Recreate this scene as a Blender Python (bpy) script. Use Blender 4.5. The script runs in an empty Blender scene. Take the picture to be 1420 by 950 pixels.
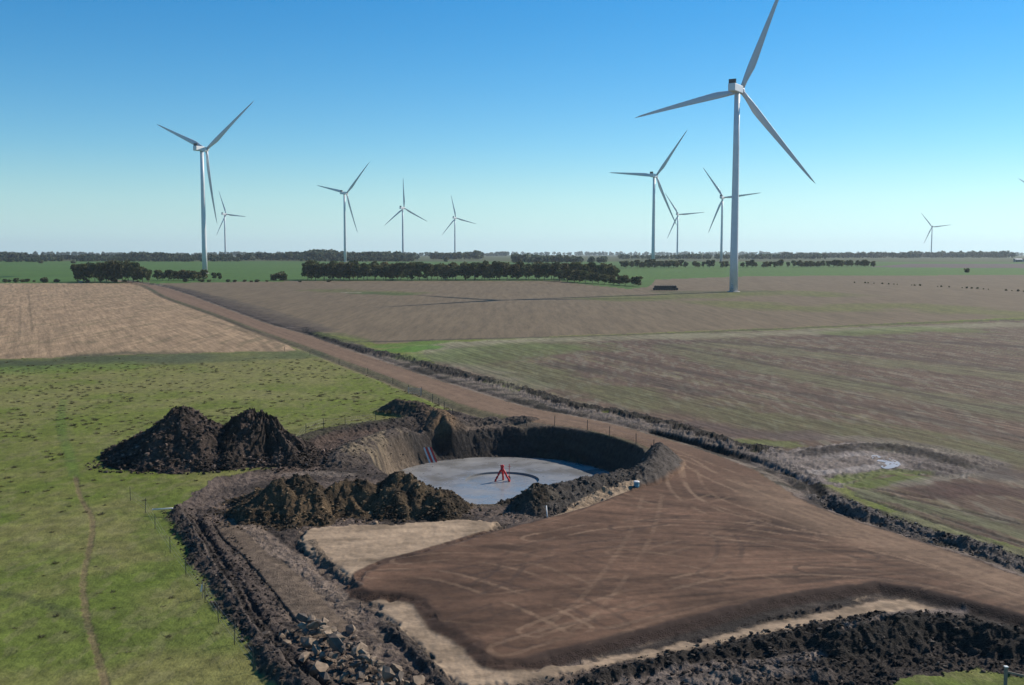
import bpy, bmesh, math, random
import numpy as np
from mathutils import Vector, Matrix

# ------------------------------------------------------------------ camera, sky, sun, exposure
SC = bpy.context.scene
COL = SC.collection
R = math.radians
FPX, CX, CY, HORIZ = 1400.0, 710.0, 475.0, 353.0      # photograph 1420 x 950
PITCH = math.atan((CY - HORIZ) / FPX)
CAMZ = 24.0
SUN_AZ, SUN_EL = 57.0, 35.0                             # degrees right of the view axis, above the horizon

cam = bpy.data.cameras.new('camera'); camo = bpy.data.objects.new('camera', cam); COL.objects.link(camo)
cam.sensor_width = 36.0; cam.lens = 36.0 * FPX / 1420.0
cam.clip_start = 0.5; cam.clip_end = 60000
camo.location = (0, 0, CAMZ); camo.rotation_euler = (math.pi / 2 - PITCH, 0, 0)
SC.camera = camo

world = bpy.data.worlds.new('World'); SC.world = world; world.use_nodes = True
_n = world.node_tree.nodes; _l = world.node_tree.links
sky = _n.new('ShaderNodeTexSky'); sky.sky_type = 'NISHITA'; sky.sun_disc = False
sky.sun_elevation = R(SUN_EL); sky.sun_rotation = R(SUN_AZ)
sky.altitude = 100; sky.air_density = 1.0; sky.dust_density = 0.0; sky.ozone_density = 4.0
hsv = _n.new('ShaderNodeHueSaturation'); hsv.inputs['Saturation'].default_value = 1.4
_l.new(sky.outputs[0], hsv.inputs['Color'])
_tc = _n.new('ShaderNodeTexCoord'); _sx = _n.new('ShaderNodeSeparateXYZ'); _l.new(_tc.outputs['Generated'], _sx.inputs[0])
_mr = _n.new('ShaderNodeMapRange'); _mr.interpolation_type = 'SMOOTHSTEP'
for _i, _v in ((1, -.03), (2, .11), (3, .92), (4, 0.0)): _mr.inputs[_i].default_value = _v
_l.new(_sx.outputs['Z'], _mr.inputs[0])
_mx = _n.new('ShaderNodeMix'); _mx.data_type = 'RGBA'; _l.new(_mr.outputs[0], _mx.inputs[0]); _l.new(hsv.outputs[0], _mx.inputs[6]); 
_bw = _n.new('ShaderNodeRGBToBW'); _l.new(sky.outputs[0], _bw.inputs[0])
_vs = _n.new('ShaderNodeVectorMath'); _vs.operation = 'SCALE'; _vs.inputs[0].default_value = (.70, .94, 1.12); _l.new(_bw.outputs[0], _vs.inputs['Scale']); _l.new(_vs.outputs[0], _mx.inputs[7])
_vm = _n.new('ShaderNodeVectorMath'); _vm.operation = 'MULTIPLY'; _vm.inputs[1].default_value = (.91, 1.06, 1.04); _l.new(_mx.outputs[2], _vm.inputs[0])
_l.new(_vm.outputs[0], _n['Background'].inputs[0]); _n['Background'].inputs[1].default_value = 0.09

sl = bpy.data.lights.new('sun', 'SUN'); sl.energy = 5.0; sl.angle = R(0.55); sl.color = (1.0, 0.90, 0.77)
so = bpy.data.objects.new('sun', sl); COL.objects.link(so)
SUNV = Vector((math.sin(R(SUN_AZ)) * math.cos(R(SUN_EL)), math.cos(R(SUN_AZ)) * math.cos(R(SUN_EL)), math.sin(R(SUN_EL))))
so.rotation_euler = SUNV.to_track_quat('Z', 'Y').to_euler(); so.location = (60, 60, 120)

SC.render.engine = 'CYCLES'
SC.view_settings.view_transform = 'Standard'; SC.view_settings.look = 'None'
SC.view_settings.exposure = 0.38; SC.view_settings.gamma = 1.0; SC.view_settings.use_curve_mapping = False
SC.cycles.max_bounces = 4; SC.cycles.diffuse_bounces = 2; SC.cycles.glossy_bounces = 2
SC.cycles.transparent_max_bounces = 8; SC.cycles.volume_bounces = 0

rng = np.random.default_rng(7); random.seed(7)

# ------------------------------------------------------------------ terrain maths
_ky = np.array([-500, 0, 180, 300, 420, 560, 740, 915, 1260, 1700, 2200, 3000, 4200, 6000, 9000, 16000.])
_kz = np.array([0, 0, 0.0, 0.5, 1.4, 3.0, 5.1, 6.8, 9.3, 11.8, 13.4, 15.0, 16.2, 17.2, 17.8, 18.2])
_yy = np.arange(-500, 16001, 5.0); _zz = np.interp(_yy, _ky, _kz)
for _ in range(3):
    k = 13; pad_ = np.concatenate([np.full(k, _zz[0]), _zz, np.full(k, _zz[-1])])
    _zz = np.convolve(pad_, np.ones(2 * k + 1) / (2 * k + 1), 'valid')
def base_z(x, y):
    z = np.interp(y, _yy, _zz)
    tilt = np.clip((np.asarray(y) - 900) / 3000, 0, 1) * np.clip(-np.asarray(x) / np.maximum(np.asarray(y), 1), -.9, .9) * 4.0
    return z + tilt

def un(px, py, z=None):
    """a pixel of the photograph -> the ground point it shows (or the point at height z)"""
    a = (px - CX) / FPX; b = (CY - py) / FPX
    dy = math.cos(PITCH) + b * math.sin(PITCH); dz = -math.sin(PITCH) + b * math.cos(PITCH)
    if z is not None:
        s = (z - CAMZ) / dz; return (a * s, dy * s)
    s = 1.0; lo, hi = 10.0, 20000.0
    f = lambda s: CAMZ + dz * s - float(base_z(a * s, dy * s))
    if f(hi) > 0: return (a * hi, dy * hi)
    for _ in range(50):
        m = .5 * (lo + hi)
        if f(m) > 0: lo = m
        else: hi = m
    return (a * lo, dy * lo)
def unp(pts, z=None): return [un(p[0], p[1], z) for p in pts]

def catmull(pts, n=6, closed=False):
    P = np.array(pts, float); N = len(P); out = []
    for i in range(N if closed else N - 1):
        if closed: p0, p1, p2, p3 = P[i - 1], P[i], P[(i + 1) % N], P[(i + 2) % N]
        else: p0, p1, p2, p3 = P[max(i - 1, 0)], P[i], P[i + 1], P[min(i + 2, N - 1)]
        for t in np.arange(n) / n:
            out.append(.5 * ((2 * p1) + (p2 - p0) * t + (2 * p0 - 5 * p1 + 4 * p2 - p3) * t * t + (3 * p1 - p0 - 3 * p2 + p3) * t ** 3))
    if not closed: out.append(P[-1])
    return np.array(out)

_T = [rng.random((256, 256)) for _ in range(24)]
def vn(x, y, seed=0):
    T = _T[seed % 24]; xi = np.floor(x).astype(np.int64); yi = np.floor(y).astype(np.int64)
    fx = x - xi; fy = y - yi; fx = fx * fx * (3 - 2 * fx); fy = fy * fy * (3 - 2 * fy)
    xi &= 255; yi &= 255; x1 = (xi + 1) & 255; y1 = (yi + 1) & 255
    return (T[xi, yi] * (1 - fx) + T[x1, yi] * fx) * (1 - fy) + (T[xi, y1] * (1 - fx) + T[x1, y1] * fx) * fy
def fbm(x, y, seed=0, o=4, g=.5):
    s = 0; a = 1; t = 0
    c, sn = math.cos(.6), math.sin(.6)
    for i in range(o):
        s = s + a * vn(x, y, seed + i); t += a; a *= g
        x, y = (c * x - sn * y) * 2.03 + 17.3, (sn * x + c * y) * 2.03 + 5.1
    return s / t
def sstep(a, b, x):
    t = np.clip((x - a) / (b - a), 0, 1); return t * t * (3 - 2 * t)
def inside(X, Y, P):
    P = np.asarray(P); r = np.zeros(X.shape, bool); j = len(P) - 1
    for i in range(len(P)):
        yi, yj = P[i, 1], P[j, 1]
        if yi != yj:
            c = ((yi > Y) != (yj > Y)) & (X < (P[j, 0] - P[i, 0]) * (Y - yi) / (yj - yi) + P[i, 0]); r ^= c
        j = i
    return r
def linedist(X, Y, P, closed=False):
    """distance to a polyline, signed side (+ left of its direction), length along it"""
    P = np.asarray(P); best = np.full(X.shape, 1e18); side = np.zeros(X.shape); along = np.zeros(X.shape); L = 0.0
    n = len(P)
    for i in range(n if closed else n - 1):
        a = P[i]; b = P[(i + 1) % n]; d = b - a; l2 = float(d @ d)
        if l2 == 0: continue
        t = np.clip(((X - a[0]) * d[0] + (Y - a[1]) * d[1]) / l2, 0, 1)
        ex = X - a[0] - t * d[0]; ey = Y - a[1] - t * d[1]; dd = ex * ex + ey * ey
        m = dd < best; best[m] = dd[m]
        side[m] = np.sign(d[0] * ey - d[1] * ex)[m]; l = math.sqrt(l2); along[m] = (L + t * l)[m]; L += l
    return np.sqrt(best), side, along

# ------------------------------------------------------------------ layout: outlines read off the photograph, laid on the ground
ROAD_L = catmull(unp([(150, 389), (196, 394.8), (231, 411.7), (264.5, 423.3), (315, 441), (370, 462), (423, 480), (480, 501.5), (538, 523), (610, 550), (652, 565.6), (720, 582.5), (754, 589.7), (807, 596), (849, 606), (881, 615), (912, 630)]), 4)
ROAD_R = catmull(unp([(165, 389), (214, 395.8), (249.7, 405.4), (306.8, 426.5), (370, 449.7), (420, 464), (473, 483), (547, 508), (589, 523), (631, 536), (680, 551.6), (733, 567), (785.6, 577), (838.5, 588), (891, 602), (944, 617), (980, 629), (1002, 637), (1044.5, 654), (1076, 674), (1118, 699), (1162, 717), (1209, 733), (1268, 752), (1331, 773), (1373, 788), (1420, 805), (1500, 835), (1600, 880)]), 4)
PAD = np.array(unp([(912, 630), (917, 640), (903.6, 667.6), (891, 675), (870.7, 682), (834, 697), (788, 711), (759, 719), (729, 726), (675, 741), (612, 760), (575, 771), (548, 777), (525, 787), (510, 795), (501, 808), (500, 814), (516, 819), (545, 820), (575, 824), (592, 829), (604, 848), (613, 862), (625, 869), (638, 874), (655, 884), (668, 888), (671, 900), (685, 911), (700, 915), (725, 913), (771, 902), (840, 884), (903, 869), (967, 854), (1051, 831), (1100, 822), (1150, 815), (1215, 807), (1278, 816), (1331, 829), (1384, 842), (1420, 852), (1500, 878), (1600, 920)], 0.2))
ROADPOLY = np.vstack([ROAD_L, PAD[1:], ROAD_R[::-1]])          # road and pad are one gravelled sheet
BARE = np.array(unp([(233, 709), (262, 690), (300, 662), (400, 645), (430, 612), (480, 598), (555, 587), (600, 566), (640, 572), (700, 586), (914, 634), (1000, 640), (1100, 720), (1384, 840), (1460, 862), (1460, 945), (1400, 938), (1340, 926), (1262, 936), (1240, 960), (1200, 1010), (1150, 1100), (440, 1100), (420, 1010), (404, 957), (369, 934), (354, 909), (338, 880), (308, 846), (299, 818), (272, 785), (250, 741)]))
TAN1 = np.array(unp([(405, 745), (430, 731), (470, 727), (540, 726), (650, 718), (700, 724), (690, 738), (612, 764), (548, 781), (510, 800), (494, 816), (470, 800), (443, 780), (413, 760)]))
TAN2 = np.array(unp([(516, 826), (560, 827), (592, 835), (613, 860), (640, 875), (672, 889), (675, 905), (700, 919), (745, 921), (800, 910), (860, 898), (1009, 868), (1062, 855), (1140, 840), (1204, 824), (1257, 822), (1325, 845), (1250, 843), (1140, 860), (1062, 875), (930, 903), (840, 920), (780, 938), (700, 952), (640, 958), (604, 934), (578, 902), (543, 868), (516, 846), (506, 832)]))
TAN3 = np.array(unp([(757, 722), (788, 713), (834, 698), (871, 684), (888, 675), (868, 677), (830, 687), (790, 700)]))
TANF = np.array(unp([(-900, 393), (192, 393), (226, 411), (262, 424), (312, 442), (366, 463), (400, 477), (412, 486), (395, 488), (330, 488), (250, 490), (200, 491), (60, 497), (-900, 512)]))
BROWNF = np.array(unp([(222, 393), (330, 391), (440, 389.5), (780, 390), (800, 393), (870, 401), (896, 398), (905, 388), (1040, 383), (1420, 381), (2300, 381), (2300, 412), (1420, 440), (1260, 447), (1100, 454), (940, 460), (800, 465), (700, 469), (620, 471), (560, 475), (525, 477), (505, 472), (470, 466), (432, 462), (375, 448), (312, 425), (252, 403)]))
PLOUGH = np.array(unp([(588, 491), (592, 484), (605, 478), (640, 474.5), (700, 472), (800, 468), (940, 463), (1100, 457), (1260, 450), (1420, 443.5), (2300, 418), (2300, 900), (1700, 880), (1420, 760), (1300, 725), (1200, 690), (1150, 660), (1080, 628), (1023, 616), (954, 596), (870, 575), (785, 559), (720, 538), (652, 522), (610, 508)]))
GREENR = np.array(unp([(842, 383), (860, 374), (1000, 370.5), (1420, 372), (2300, 372), (2300, 381), (1420, 381), (1040, 383), (905, 387.5), (880, 389), (850, 390)]))
PURPLE = np.array(unp([(1200, 370.5), (1260, 366), (2300, 366), (2300, 371.8), (1420, 371.8)]))

SLABC = np.array([-1.2, 122.4]); SLABR = 13.6; PITZ = -3.6
RIM = catmull([(-8.2, 136.9), (-6, 138.6), (-1.3, 140.6), (5.4, 139.4), (10.4, 135.4), (14.2, 129.2), (16.1, 123.8), (16.2, 118), (14.6, 113), (11.2, 108), (6.8, 104), (2.6, 101.2), (0.6, 97), (-3.5, 95.5), (-8, 98), (-11, 104), (-14.2, 110), (-16.6, 116), (-17.4, 121), (-16.6, 127), (-14.8, 131.5), (-12.4, 135.2), (-10.6, 139.2), (-9.6, 140.2), (-8.9, 138)], 3, True)
# heights of raised strips: (line, half width, height)
BUND = catmull([(16.9, 116.5), (15.7, 110.8), (12.6, 105.4), (8.4, 101.2), (4.4, 98.0), (2.4, 95.8)], 5)
BANKB = catmull(unp([(425, 455), (441, 465), (483, 480), (525.6, 489), (568, 498), (610, 511), (652, 523), (720, 538), (785, 561), (828, 567), (870, 576), (912, 585), (954, 597), (1002, 612), (1040, 621), (1068, 626)]), 4)
WINDR = catmull(unp([(1140, 689), (1170, 702), (1209, 719), (1268, 736), (1331, 752), (1384, 771), (1420, 784), (1520, 815)]), 4)
DITCHR = catmull(unp([(905, 597), (960, 611), (1002, 624), (1055, 639), (1087, 652), (1115, 664), (1131, 674), (1140, 688), (1158, 705), (1180, 716)]), 4)
RUT1 = catmull(unp([(262, 716), (272, 734), (294, 768), (310, 792), (328, 818), (344, 845), (360, 870), (380, 895), (402, 916), (430, 945)]), 4)
RUT2 = catmull(unp([(295, 722), (308, 741), (332, 762), (352, 784), (372, 808), (388, 827), (419, 866)]), 4)
LEDGE = catmull(unp([(233, 709), (250, 741), (272, 785), (299, 818), (308, 846), (338, 880), (354, 909), (369, 934), (404, 957)]), 4)

GREY_SOIL = (.135, .104, .086); DARK_SOIL = (.052, .042, .036); TAN = (.37, .275, .185); GRAVEL = (.138, .080, .051)
GRASS = (.112, .138, .022); DRYGRASS = (.160, .158, .050); LUSH = (.090, .146, .016)

STROKES = []      # colour strokes: line, half width, soft edge, colour, opacity, dz, pair half-gap
def stroke(px, w, soft, col, op=.7, dz=0.0, pair=0, zone=None, world=False):
    P = catmull(px if world else unp(px), 4); STROKES.append((P, w, soft, col, op, dz, pair, zone))
GL = (.27, .178, .115); GD = (.075, .047, .034)
# wheel marks over the pad and road
for k, (pts, c, op) in enumerate([
    ([(1500, 862), (1420, 838), (1250, 785), (1100, 757), (950, 750), (820, 760), (700, 785), (600, 806)], GD, .6),
    ([(1420, 826), (1250, 772), (1100, 742), (960, 728), (840, 732), (740, 750)], GL, .55),
    ([(1500, 850), (1380, 812), (1250, 765), (1130, 720), (1050, 690), (985, 662), (950, 640), (930, 634)], GL, .6),
    ([(1420, 817), (1250, 757), (1120, 710), (1040, 672), (985, 650), (900, 618), (800, 590), (700, 568), (600, 534), (480, 494), (330, 437)], GL, .5),
    ([(1400, 836), (1250, 805), (1100, 795), (980, 803), (860, 835), (740, 880)], GL, .45),
    ([(1300, 812), (1180, 800), (1050, 815), (930, 845), (820, 872), (720, 895)], GD, .5),
    ([(520, 800), (600, 800), (680, 822), (750, 850), (800, 876)], GL, .5),
    ([(530, 790), (620, 790), (720, 810), (800, 840), (850, 868)], GD, .5),
    ([(560, 781), (640, 775), (730, 790), (800, 815)], GL, .4),
    ([(905, 690), (890, 740), (860, 790), (820, 840), (770, 880)], GL, .28),
    ([(935, 650), (938, 672), (950, 690), (985, 712), (1030, 725)], GL, .55),
    ([(955, 655), (962, 675), (985, 695), (1040, 715), (1100, 735)], GL, .45),
    ([(640, 830), (700, 800), (720, 770), (790, 752), (900, 748)], GD, .5),
    ([(700, 850), (690, 810), (720, 785), (780, 775), (830, 790)], GD, .35),
    ([(860, 735), (960, 722), (1060, 732), (1140, 755), (1200, 775)], GD, .7),
    ([(880, 725), (960, 715), (1040, 722), (1120, 742)], GD, .5),
    ([(1000, 742), (1012, 760), (1005, 785), (985, 800)], GD, .5),
    ([(830, 905), (900, 880), (1000, 850), (1100, 830)], GL, .25),
    ([(860, 690), (900, 705), (960, 700), (1000, 690)], GL, .35),
    ([(1420, 843), (1330, 818), (1230, 800), (1120, 793)], GD, .6),
    ([(640, 866), (720, 840), (800, 835), (900, 845)], GD, .4),
    ([(700, 905), (780, 880), (860, 862), (960, 835)], GL, .3)]):
    stroke(pts, .12, .16, c, op * 1.15, -.02 if c is GD else .012, .95, 'pad')
for k in range(40):      # loose extra passes
    x0 = random.uniform(540, 1300); y0 = random.uniform(735, 880); an = random.choice([0.12, -.25, -.45, .3]) + random.uniform(-.12, .12)
    L = random.uniform(120, 300); cv = random.uniform(-.25, .25)
    pts = [(x0 + t * L * math.cos(an + cv * t), y0 + t * L * .45 * math.sin(an + cv * t)) for t in (0, .33, .66, 1)]
    stroke(pts, random.uniform(.07, .18), .14, random.choice([GL, GD]), random.uniform(.18, .4), -.012, random.choice([0, .95]), 'pad')
for off, c, op in ((0, GL, .35), (-2, GD, .3)):
    stroke([(205 + off, 395), (240, 408 + off), (310, 434 + off), (395, 466 + off), (480, 493 + off), (570, 522 + off), (640, 546 + off), (730, 575 + off), (830, 595 + off)], .5, .6, c, op, 0, 1.0, 'pad')
# animal pad and old tracks in the pasture
stroke([(150, 960), (140, 925), (124, 870), (117, 835), (116, 800), (124, 760), (128, 720), (112, 690), (104, 660)], .13, .2, (.16, .115, .065), .75, -.04)
stroke([(104, 660), (96, 630), (84, 590), (88, 555)], .35, .5, (.07, .13, .022), .5)
stroke([(0, 822), (40, 830), (90, 850), (124, 872)], .25, .4, (.06, .07, .03), .45)
# stubble: wheel lines
for p in ([(325, 452), (372, 470), (392, 489)], [(300, 446), (350, 465), (375, 489)], [(340, 455), (300, 436), (262, 424)]):
    stroke(p, .5, .8, (.13, .10, .06), .5)
for p in ([(39, 400), (45, 460)], [(28, 425), (27, 465)]):
    stroke(p, .22, .35, (.13, .10, .06), .5)
# dark damp strip under the stubble field
stroke([(-80, 510), (60, 504), (140, 500), (240, 497)], 6, 14, (.045, .058, .03), .85)
stroke([(200, 500), (300, 495), (400, 492)], 4, 9, (.08, .095, .045), .7)
stroke([(-80, 515), (60, 512), (150, 508)], 4, 7, (.12, .18, .03), .6)
# hollow with greener growth in the brown field
stroke([(455, 402), (490, 404), (560, 407)], 7, 14, (.12, .125, .04), .8)
stroke([(500, 406), (555, 408)], 5, 9, (.07, .105, .025), .8)
stroke([(478, 405.5), (497, 405.8)], 1.5, 2, (.33, .29, .22), .8)
stroke([(860, 414), (960, 410), (1010, 408), (1100, 406), (1150, 409)], 10, 22, (.13, .14, .04), .95)
stroke([(1000, 420), (1150, 428), (1250, 424), (1420, 436), (1600, 440)], 9, 20, (.14, .145, .042), .9)
stroke([(930, 405), (1060, 404)], 5, 9, (.075, .085, .035), .7)
# green and mown strips of the right-hand field
stroke([(606, 488), (620, 481), (660, 476), (760, 471.5), (900, 467), (1100, 461), (1260, 455), (1500, 447)], 4, 7, (.25, .235, .145), .8)
stroke([(604, 492), (630, 500), (680, 515), (740, 535)], 2, 4, (.20, .185, .12), .7)
stroke([(640, 495), (700, 485), (760, 482)], 8, 12, (.115, .155, .045), .7)
stroke([(700, 500), (780, 530), (900, 555), (1050, 580), (1200, 600), (1420, 640)], 3, 8, (.115, .125, .048), .6)
stroke([(930, 480), (1000, 500), (1150, 528), (1420, 575)], 3, 6, (.13, .135, .065), .6)
stroke([(1000, 478), (1200, 500), (1420, 522), (1600, 540)], 3.4, 7, (.15, .15, .075), .55)
stroke([(1180, 462), (1260, 457), (1330, 459)], 5, 9, (.12, .165, .04), .6)
for p, w in (([(946, 483), (1100, 512), (1330, 557), (1500, 590)], .5), ([(970, 473), (1200, 490), (1420, 516)], 1.4), ([(900, 474), (946, 483)], .5), ([(820, 490), (980, 520), (1180, 560), (1420, 608)], .9), ([(1150, 466), (1300, 474), (1500, 486)], 1.6), ([(760, 505), (860, 520), (980, 545)], 1.4)):
    stroke(p, w, w * 2, (.062, .045, .036), .6)
# tramlines of the verge below the mud
for p in ([(1183, 674), (1240, 688), (1300, 700), (1420, 727), (1560, 760)], [(1232, 690), (1300, 715), (1420, 754), (1560, 800)], [(1190, 687), (1262, 712), (1330, 735), (1420, 768)], [(1170, 668), (1250, 684), (1290, 690)]):
    stroke(p, .16, .3, (.03, .026, .022), .85, -.10)
for p, c in (([(1200, 683), (1300, 708), (1420, 740), (1560, 780)], (.13, .135, .07)), ([(1250, 715), (1330, 742), (1420, 770), (1560, 810)], (.14, .135, .072)), ([(1165, 665), (1230, 655), (1280, 655)], (.12, .155, .03)), ([(1190, 672), (1270, 662)], (.11, .145, .03))):
    stroke(p, .8, 1.2, c, .85)
stroke([(1245, 672), (1310, 662), (1360, 657), (1420, 668)], .6, 1.0, (.21, .19, .15), .6)
stroke([(1290, 684), (1350, 676), (1420, 686), (1520, 700)], 1.8, 1.6, (.075, .042, .034), .9)
stroke([(1300, 648), (1350, 640), (1380, 655)], 2.2, 2.6, (.075, .062, .056), .8)
# churned mud beyond the road, its dark edge and pale crust
stroke([(1090, 640), (1130, 645), (1180, 640), (1225, 635)], 2.6, 2.4, (.19, .16, .14), .85)
stroke([(1120, 630), (1180, 621), (1230, 620), (1290, 630), (1330, 640)], 1.2, 1.4, (.026, .021, .019), .98, .2)
stroke([(1130, 655), (1190, 650), (1240, 642)], .7, .8, (.30, .27, .25), .8)
stroke([(1150, 634), (1190, 630), (1215, 632)], .5, .8, (.30, .27, .25), .7)
stroke([(1075, 605), (1130, 606), (1200, 610), (1290, 622), (1370, 642)], 1.2, 2.2, (.20, .165, .14), .55)
stroke([(1040, 612), (1090, 617)], 1.2, 1.6, (.12, .15, .035), .8)
stroke([(970, 590), (1060, 603), (1120, 603)], 1.5, 3, (.10, .07, .058), .8)
stroke([(226, 396), (262, 404), (325, 424), (385, 444), (440, 459)], 3.0, 3.5, (.075, .058, .045), .85)
stroke([(300, 411), (370, 430), (430, 449), (455, 457)], 1.5, 2.5, (.10, .08, .06), .6)
stroke([(640, 590), (700, 586), (764, 589), (817, 596), (860, 607), (891, 617), (914, 631)], 1.8, 1.6, (.15, .115, .088), .95)
for p in ([(1150, 866), (1220, 850), (1290, 842), (1330, 842)], [(1170, 885), (1200, 876), (1240, 870)], [(850, 948), (940, 926), (1050, 912), (1130, 903)], [(900, 955), (1000, 940), (1090, 928)]):
    stroke(p, .28, .5, (.24, .195, .165), .75)
# verge of bright grass by the far bank
stroke([(455, 463), (480, 469), (500, 474)], 3, 3, (.10, .13, .03), .6)
stroke([(530, 481), (570, 478), (604, 474)], 3, 3, (.085, .155, .025), .8)
stroke([(556, 486), (590, 481)], 3.5, 3, (.075, .165, .02), .9)
stroke([(500, 474), (560, 473), (640, 470.5), (800, 466.5), (1000, 459.5), (1260, 448.5), (1500, 440)], 1.2, 1.6, (.055, .050, .032), .8)

STUFFW = dict(bare=0)
PLANES = {}
def pair_dist(X, Y, P, pair):
    d, s, a = linedist(X, Y, P)
    return np.abs(d - pair) if pair else d, a

REG = ['ground', 'tan_field', 'brown_field', 'ploughed_field', 'green_field', 'far_field', 'gravel_road', 'bare_earth', 'woodland_floor', 'clay_apron']

def terrain(X, Y):
    n = X.size; Z = base_z(X, Y).copy(); C = np.empty((n, 3)); reg = np.zeros(n, np.int8); rough = np.full(n, .03)
    def setc(m, col, op=1.0):
        op = np.asarray(op)
        if op.ndim: op = op[:, None]
        C[m] = C[m] * (1 - op) + np.array(col) * op
    near = Y < 420
    big = fbm(X / 60, Y / 60, 0); med = fbm(X / 9, Y / 9, 4); fin = fbm(X / 1.6, Y / 1.6, 8, 3)
    # pasture
    w = sstep(.38, .62, big * .5 + med * .5); C[:] = np.array(GRASS) * (1 - w[:, None]) + np.array(DRYGRASS) * w[:, None]
    # left part of the pasture close to the camera is greener
    g = sstep(-8, -34, X) * 0 + sstep(130, 80, Y) * sstep(.3, .6, 1 - med); g = g * .6
    C[:] = C * (1 - g[:, None]) + np.array(LUSH) * .85 * g[:, None]
    C *= (.75 + .5 * fin)[:, None]
    mb = (sstep(110, 140, Y) * sstep(420, 300, Y))[:, None]; C[:] = C * (1 + .06 * mb)
    gr = sstep(.54, .68, fbm(X / .9, Y / 2.0, 10, 3)) * (Y < 300); C[:] = C * (1 - .35 * gr[:, None]) + np.array((.17, .155, .075)) * .35 * gr[:, None]
    # far fields
    far = Y > 560
    fg = far & (Y < 1750); C[fg] = np.array((.075, .15, .03)) * (.9 + .2 * fbm(X[fg] / 160, Y[fg] / 40, 3))[:, None]; reg[fg] = 4
    ff = Y >= 1750; C[ff] = np.array((.085, .10, .04)) * (.8 + .4 * fbm(X[ff] / 300, Y[ff] / 300, 5))[:, None]; reg[ff] = 5
    dist = np.maximum(Y, 60)
    wob = (fbm(X / (dist * .03), Y / (dist * .03), 12) - .5)
    Xw = X + wob * dist * .012; Yw = Y + (fbm(X / (dist * .03) + 50, Y / (dist * .03), 13) - .5) * dist * .012
    for P, k, col, amp in ((GREENR, 4, (.08, .16, .03), .25), (PURPLE, 5, (.13, .10, .095), .2), (BROWNF, 2, (.176, .134, .083), .3), (TANF, 1, (.335, .236, .142), .3), (PLOUGH, 3, (.128, .086, .060), .5)):
        bb = (Y > P[:, 1].min() - 5) & (Y < P[:, 1].max() + 5)
        idx = np.where(bb)[0]; idx = idx[inside(Xw[idx], Yw[idx], P)]
        reg[idx] = k
        x, y = X[idx], Y[idx]
        if k == 3:      # rows run obliquely
            u = x * .36 - y * .93; v = x * .93 + y * .36
            a = fbm(v / 1.6, u / 50, 2); b = fbm(v / 11, u / 120, 6); c = fbm(x / .9, y / 4.5, 9, 3)
            mix = (sstep(.50, .72, .5 * a + .35 * b + .3 * c - .08) * .8)[:, None]
            c3 = fbm(x / .5, y / 2.6, 3, 2); pale = (sstep(.55, .68, fbm(x / .9, y / 4.5, 13, 3)) * .5)[:, None]; C[idx] = (np.array(col) * (1 - mix) + np.array((.138, .122, .066)) * mix) * (.45 + .6 * c + .5 * c3)[:, None]; C[idx] = C[idx] * (1 - pale) + np.array((.21, .19, .14)) * pale
            rough[idx] = .05
        elif k == 1:
            u = -x * .43 + y * .9; v = x * .9 + y * .43
            a = fbm(v / 1.8, u / 50, 2); c = fbm(x / 2.0, y / 16, 7)
            a2 = fbm(x / .9, y / 9.0, 8, 3); C[idx] = np.array(col) * (.40 + .40 * a + .40 * c + .40 * a2)[:, None]; gt = sstep(.58, .72, fbm(x / 2.0, y / 16, 11))[:, None] * .5; C[idx] = C[idx] * (1 - gt) + np.array((.16, .135, .07)) * gt
        else:
            C[idx] = np.array(col) * (1 - amp / 2 + amp * (.45 * fbm(x / 30, y / 40, 3) + .55 * fbm(x / 2.5, y / 25, 6)))[:, None]
    # bare, worked ground
    q = near & (Y < 175)
    idx = np.where(q)[0]; x, y = X[idx], Y[idx]
    xw = x + (fbm(x / 1.7, y / 1.7, 15) - .5) * 1.5; yw = y + (fbm(x / 1.7 + 9, y / 1.7, 16) - .5) * 2.2
    ib = inside(xw, yw, BARE); d, _, _ = linedist(x, y, BARE, True)
    m = idx[ib]; reg[m] = 7; db = d[ib]
    xx, yy = x[ib], y[ib]
    t = sstep(.35, .65, fbm(xx / 3.5, yy / 3.5, 1)); c2 = fbm(xx / .7, yy / .7, 9, 3)
    C[m] = (np.array(DARK_SOIL) * (1 - t[:, None]) + np.array(GREY_SOIL) * t[:, None]) * (.7 + .7 * c2)[:, None]
    Z[m] -= .3 * sstep(.2, 2.2, db); rough[m] = .16
    # dark wet loam in the lower right, pale clay in the lower left
    lr = sstep(6, 17, xx) * sstep(76, 66, yy); C[m] = C[m] * (1 - .75 * lr[:, None]) + np.array((.034, .029, .025)) * (.5 + c2)[:, None] * .75 * lr[:, None]; rough[m] += .1 * lr
    cl = sstep(-19, -13, xx) * sstep(-4, -9, xx) * sstep(90, 80, yy) * sstep(.40, .60, fbm(xx / 1.2, yy / .5, 11, 3))
    C[m] = C[m] * (1 - .8 * cl[:, None]) + np.array((.235, .18, .135)) * .8 * cl[:, None]
    # tan subsoil
    for P, op in ((TAN1, 1), (TAN2, 1), (TAN3, .9)):
        it = inside(xw, yw, P); d, _, _ = linedist(x[it], y[it], P, True); m2 = idx[it]
        o = sstep(0, .9, d + (fbm(x[it] / .7, y[it] / .7, 3, 3) - .5) * 1.2) * op; a = fbm((x[it] + y[it] * .6) / 4.5, (y[it] - x[it] * .25) / 1.4, 10); b = fbm(x[it] / .8, y[it] / .8, 2)
        C[m2] = C[m2] * (1 - o[:, None]) + (np.array(TAN) * (.22 + 1.0 * a + .36 * b)[:, None]) * o[:, None]; rough[m2] = .045; reg[m2[o > .6]] = 9; Z[m2] += (.45 if P is TAN1 else .26) * o * sstep(6, 2, x[it])
    # the track between the windrow and the clay
    return Z, C, reg, rough, idx

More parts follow.
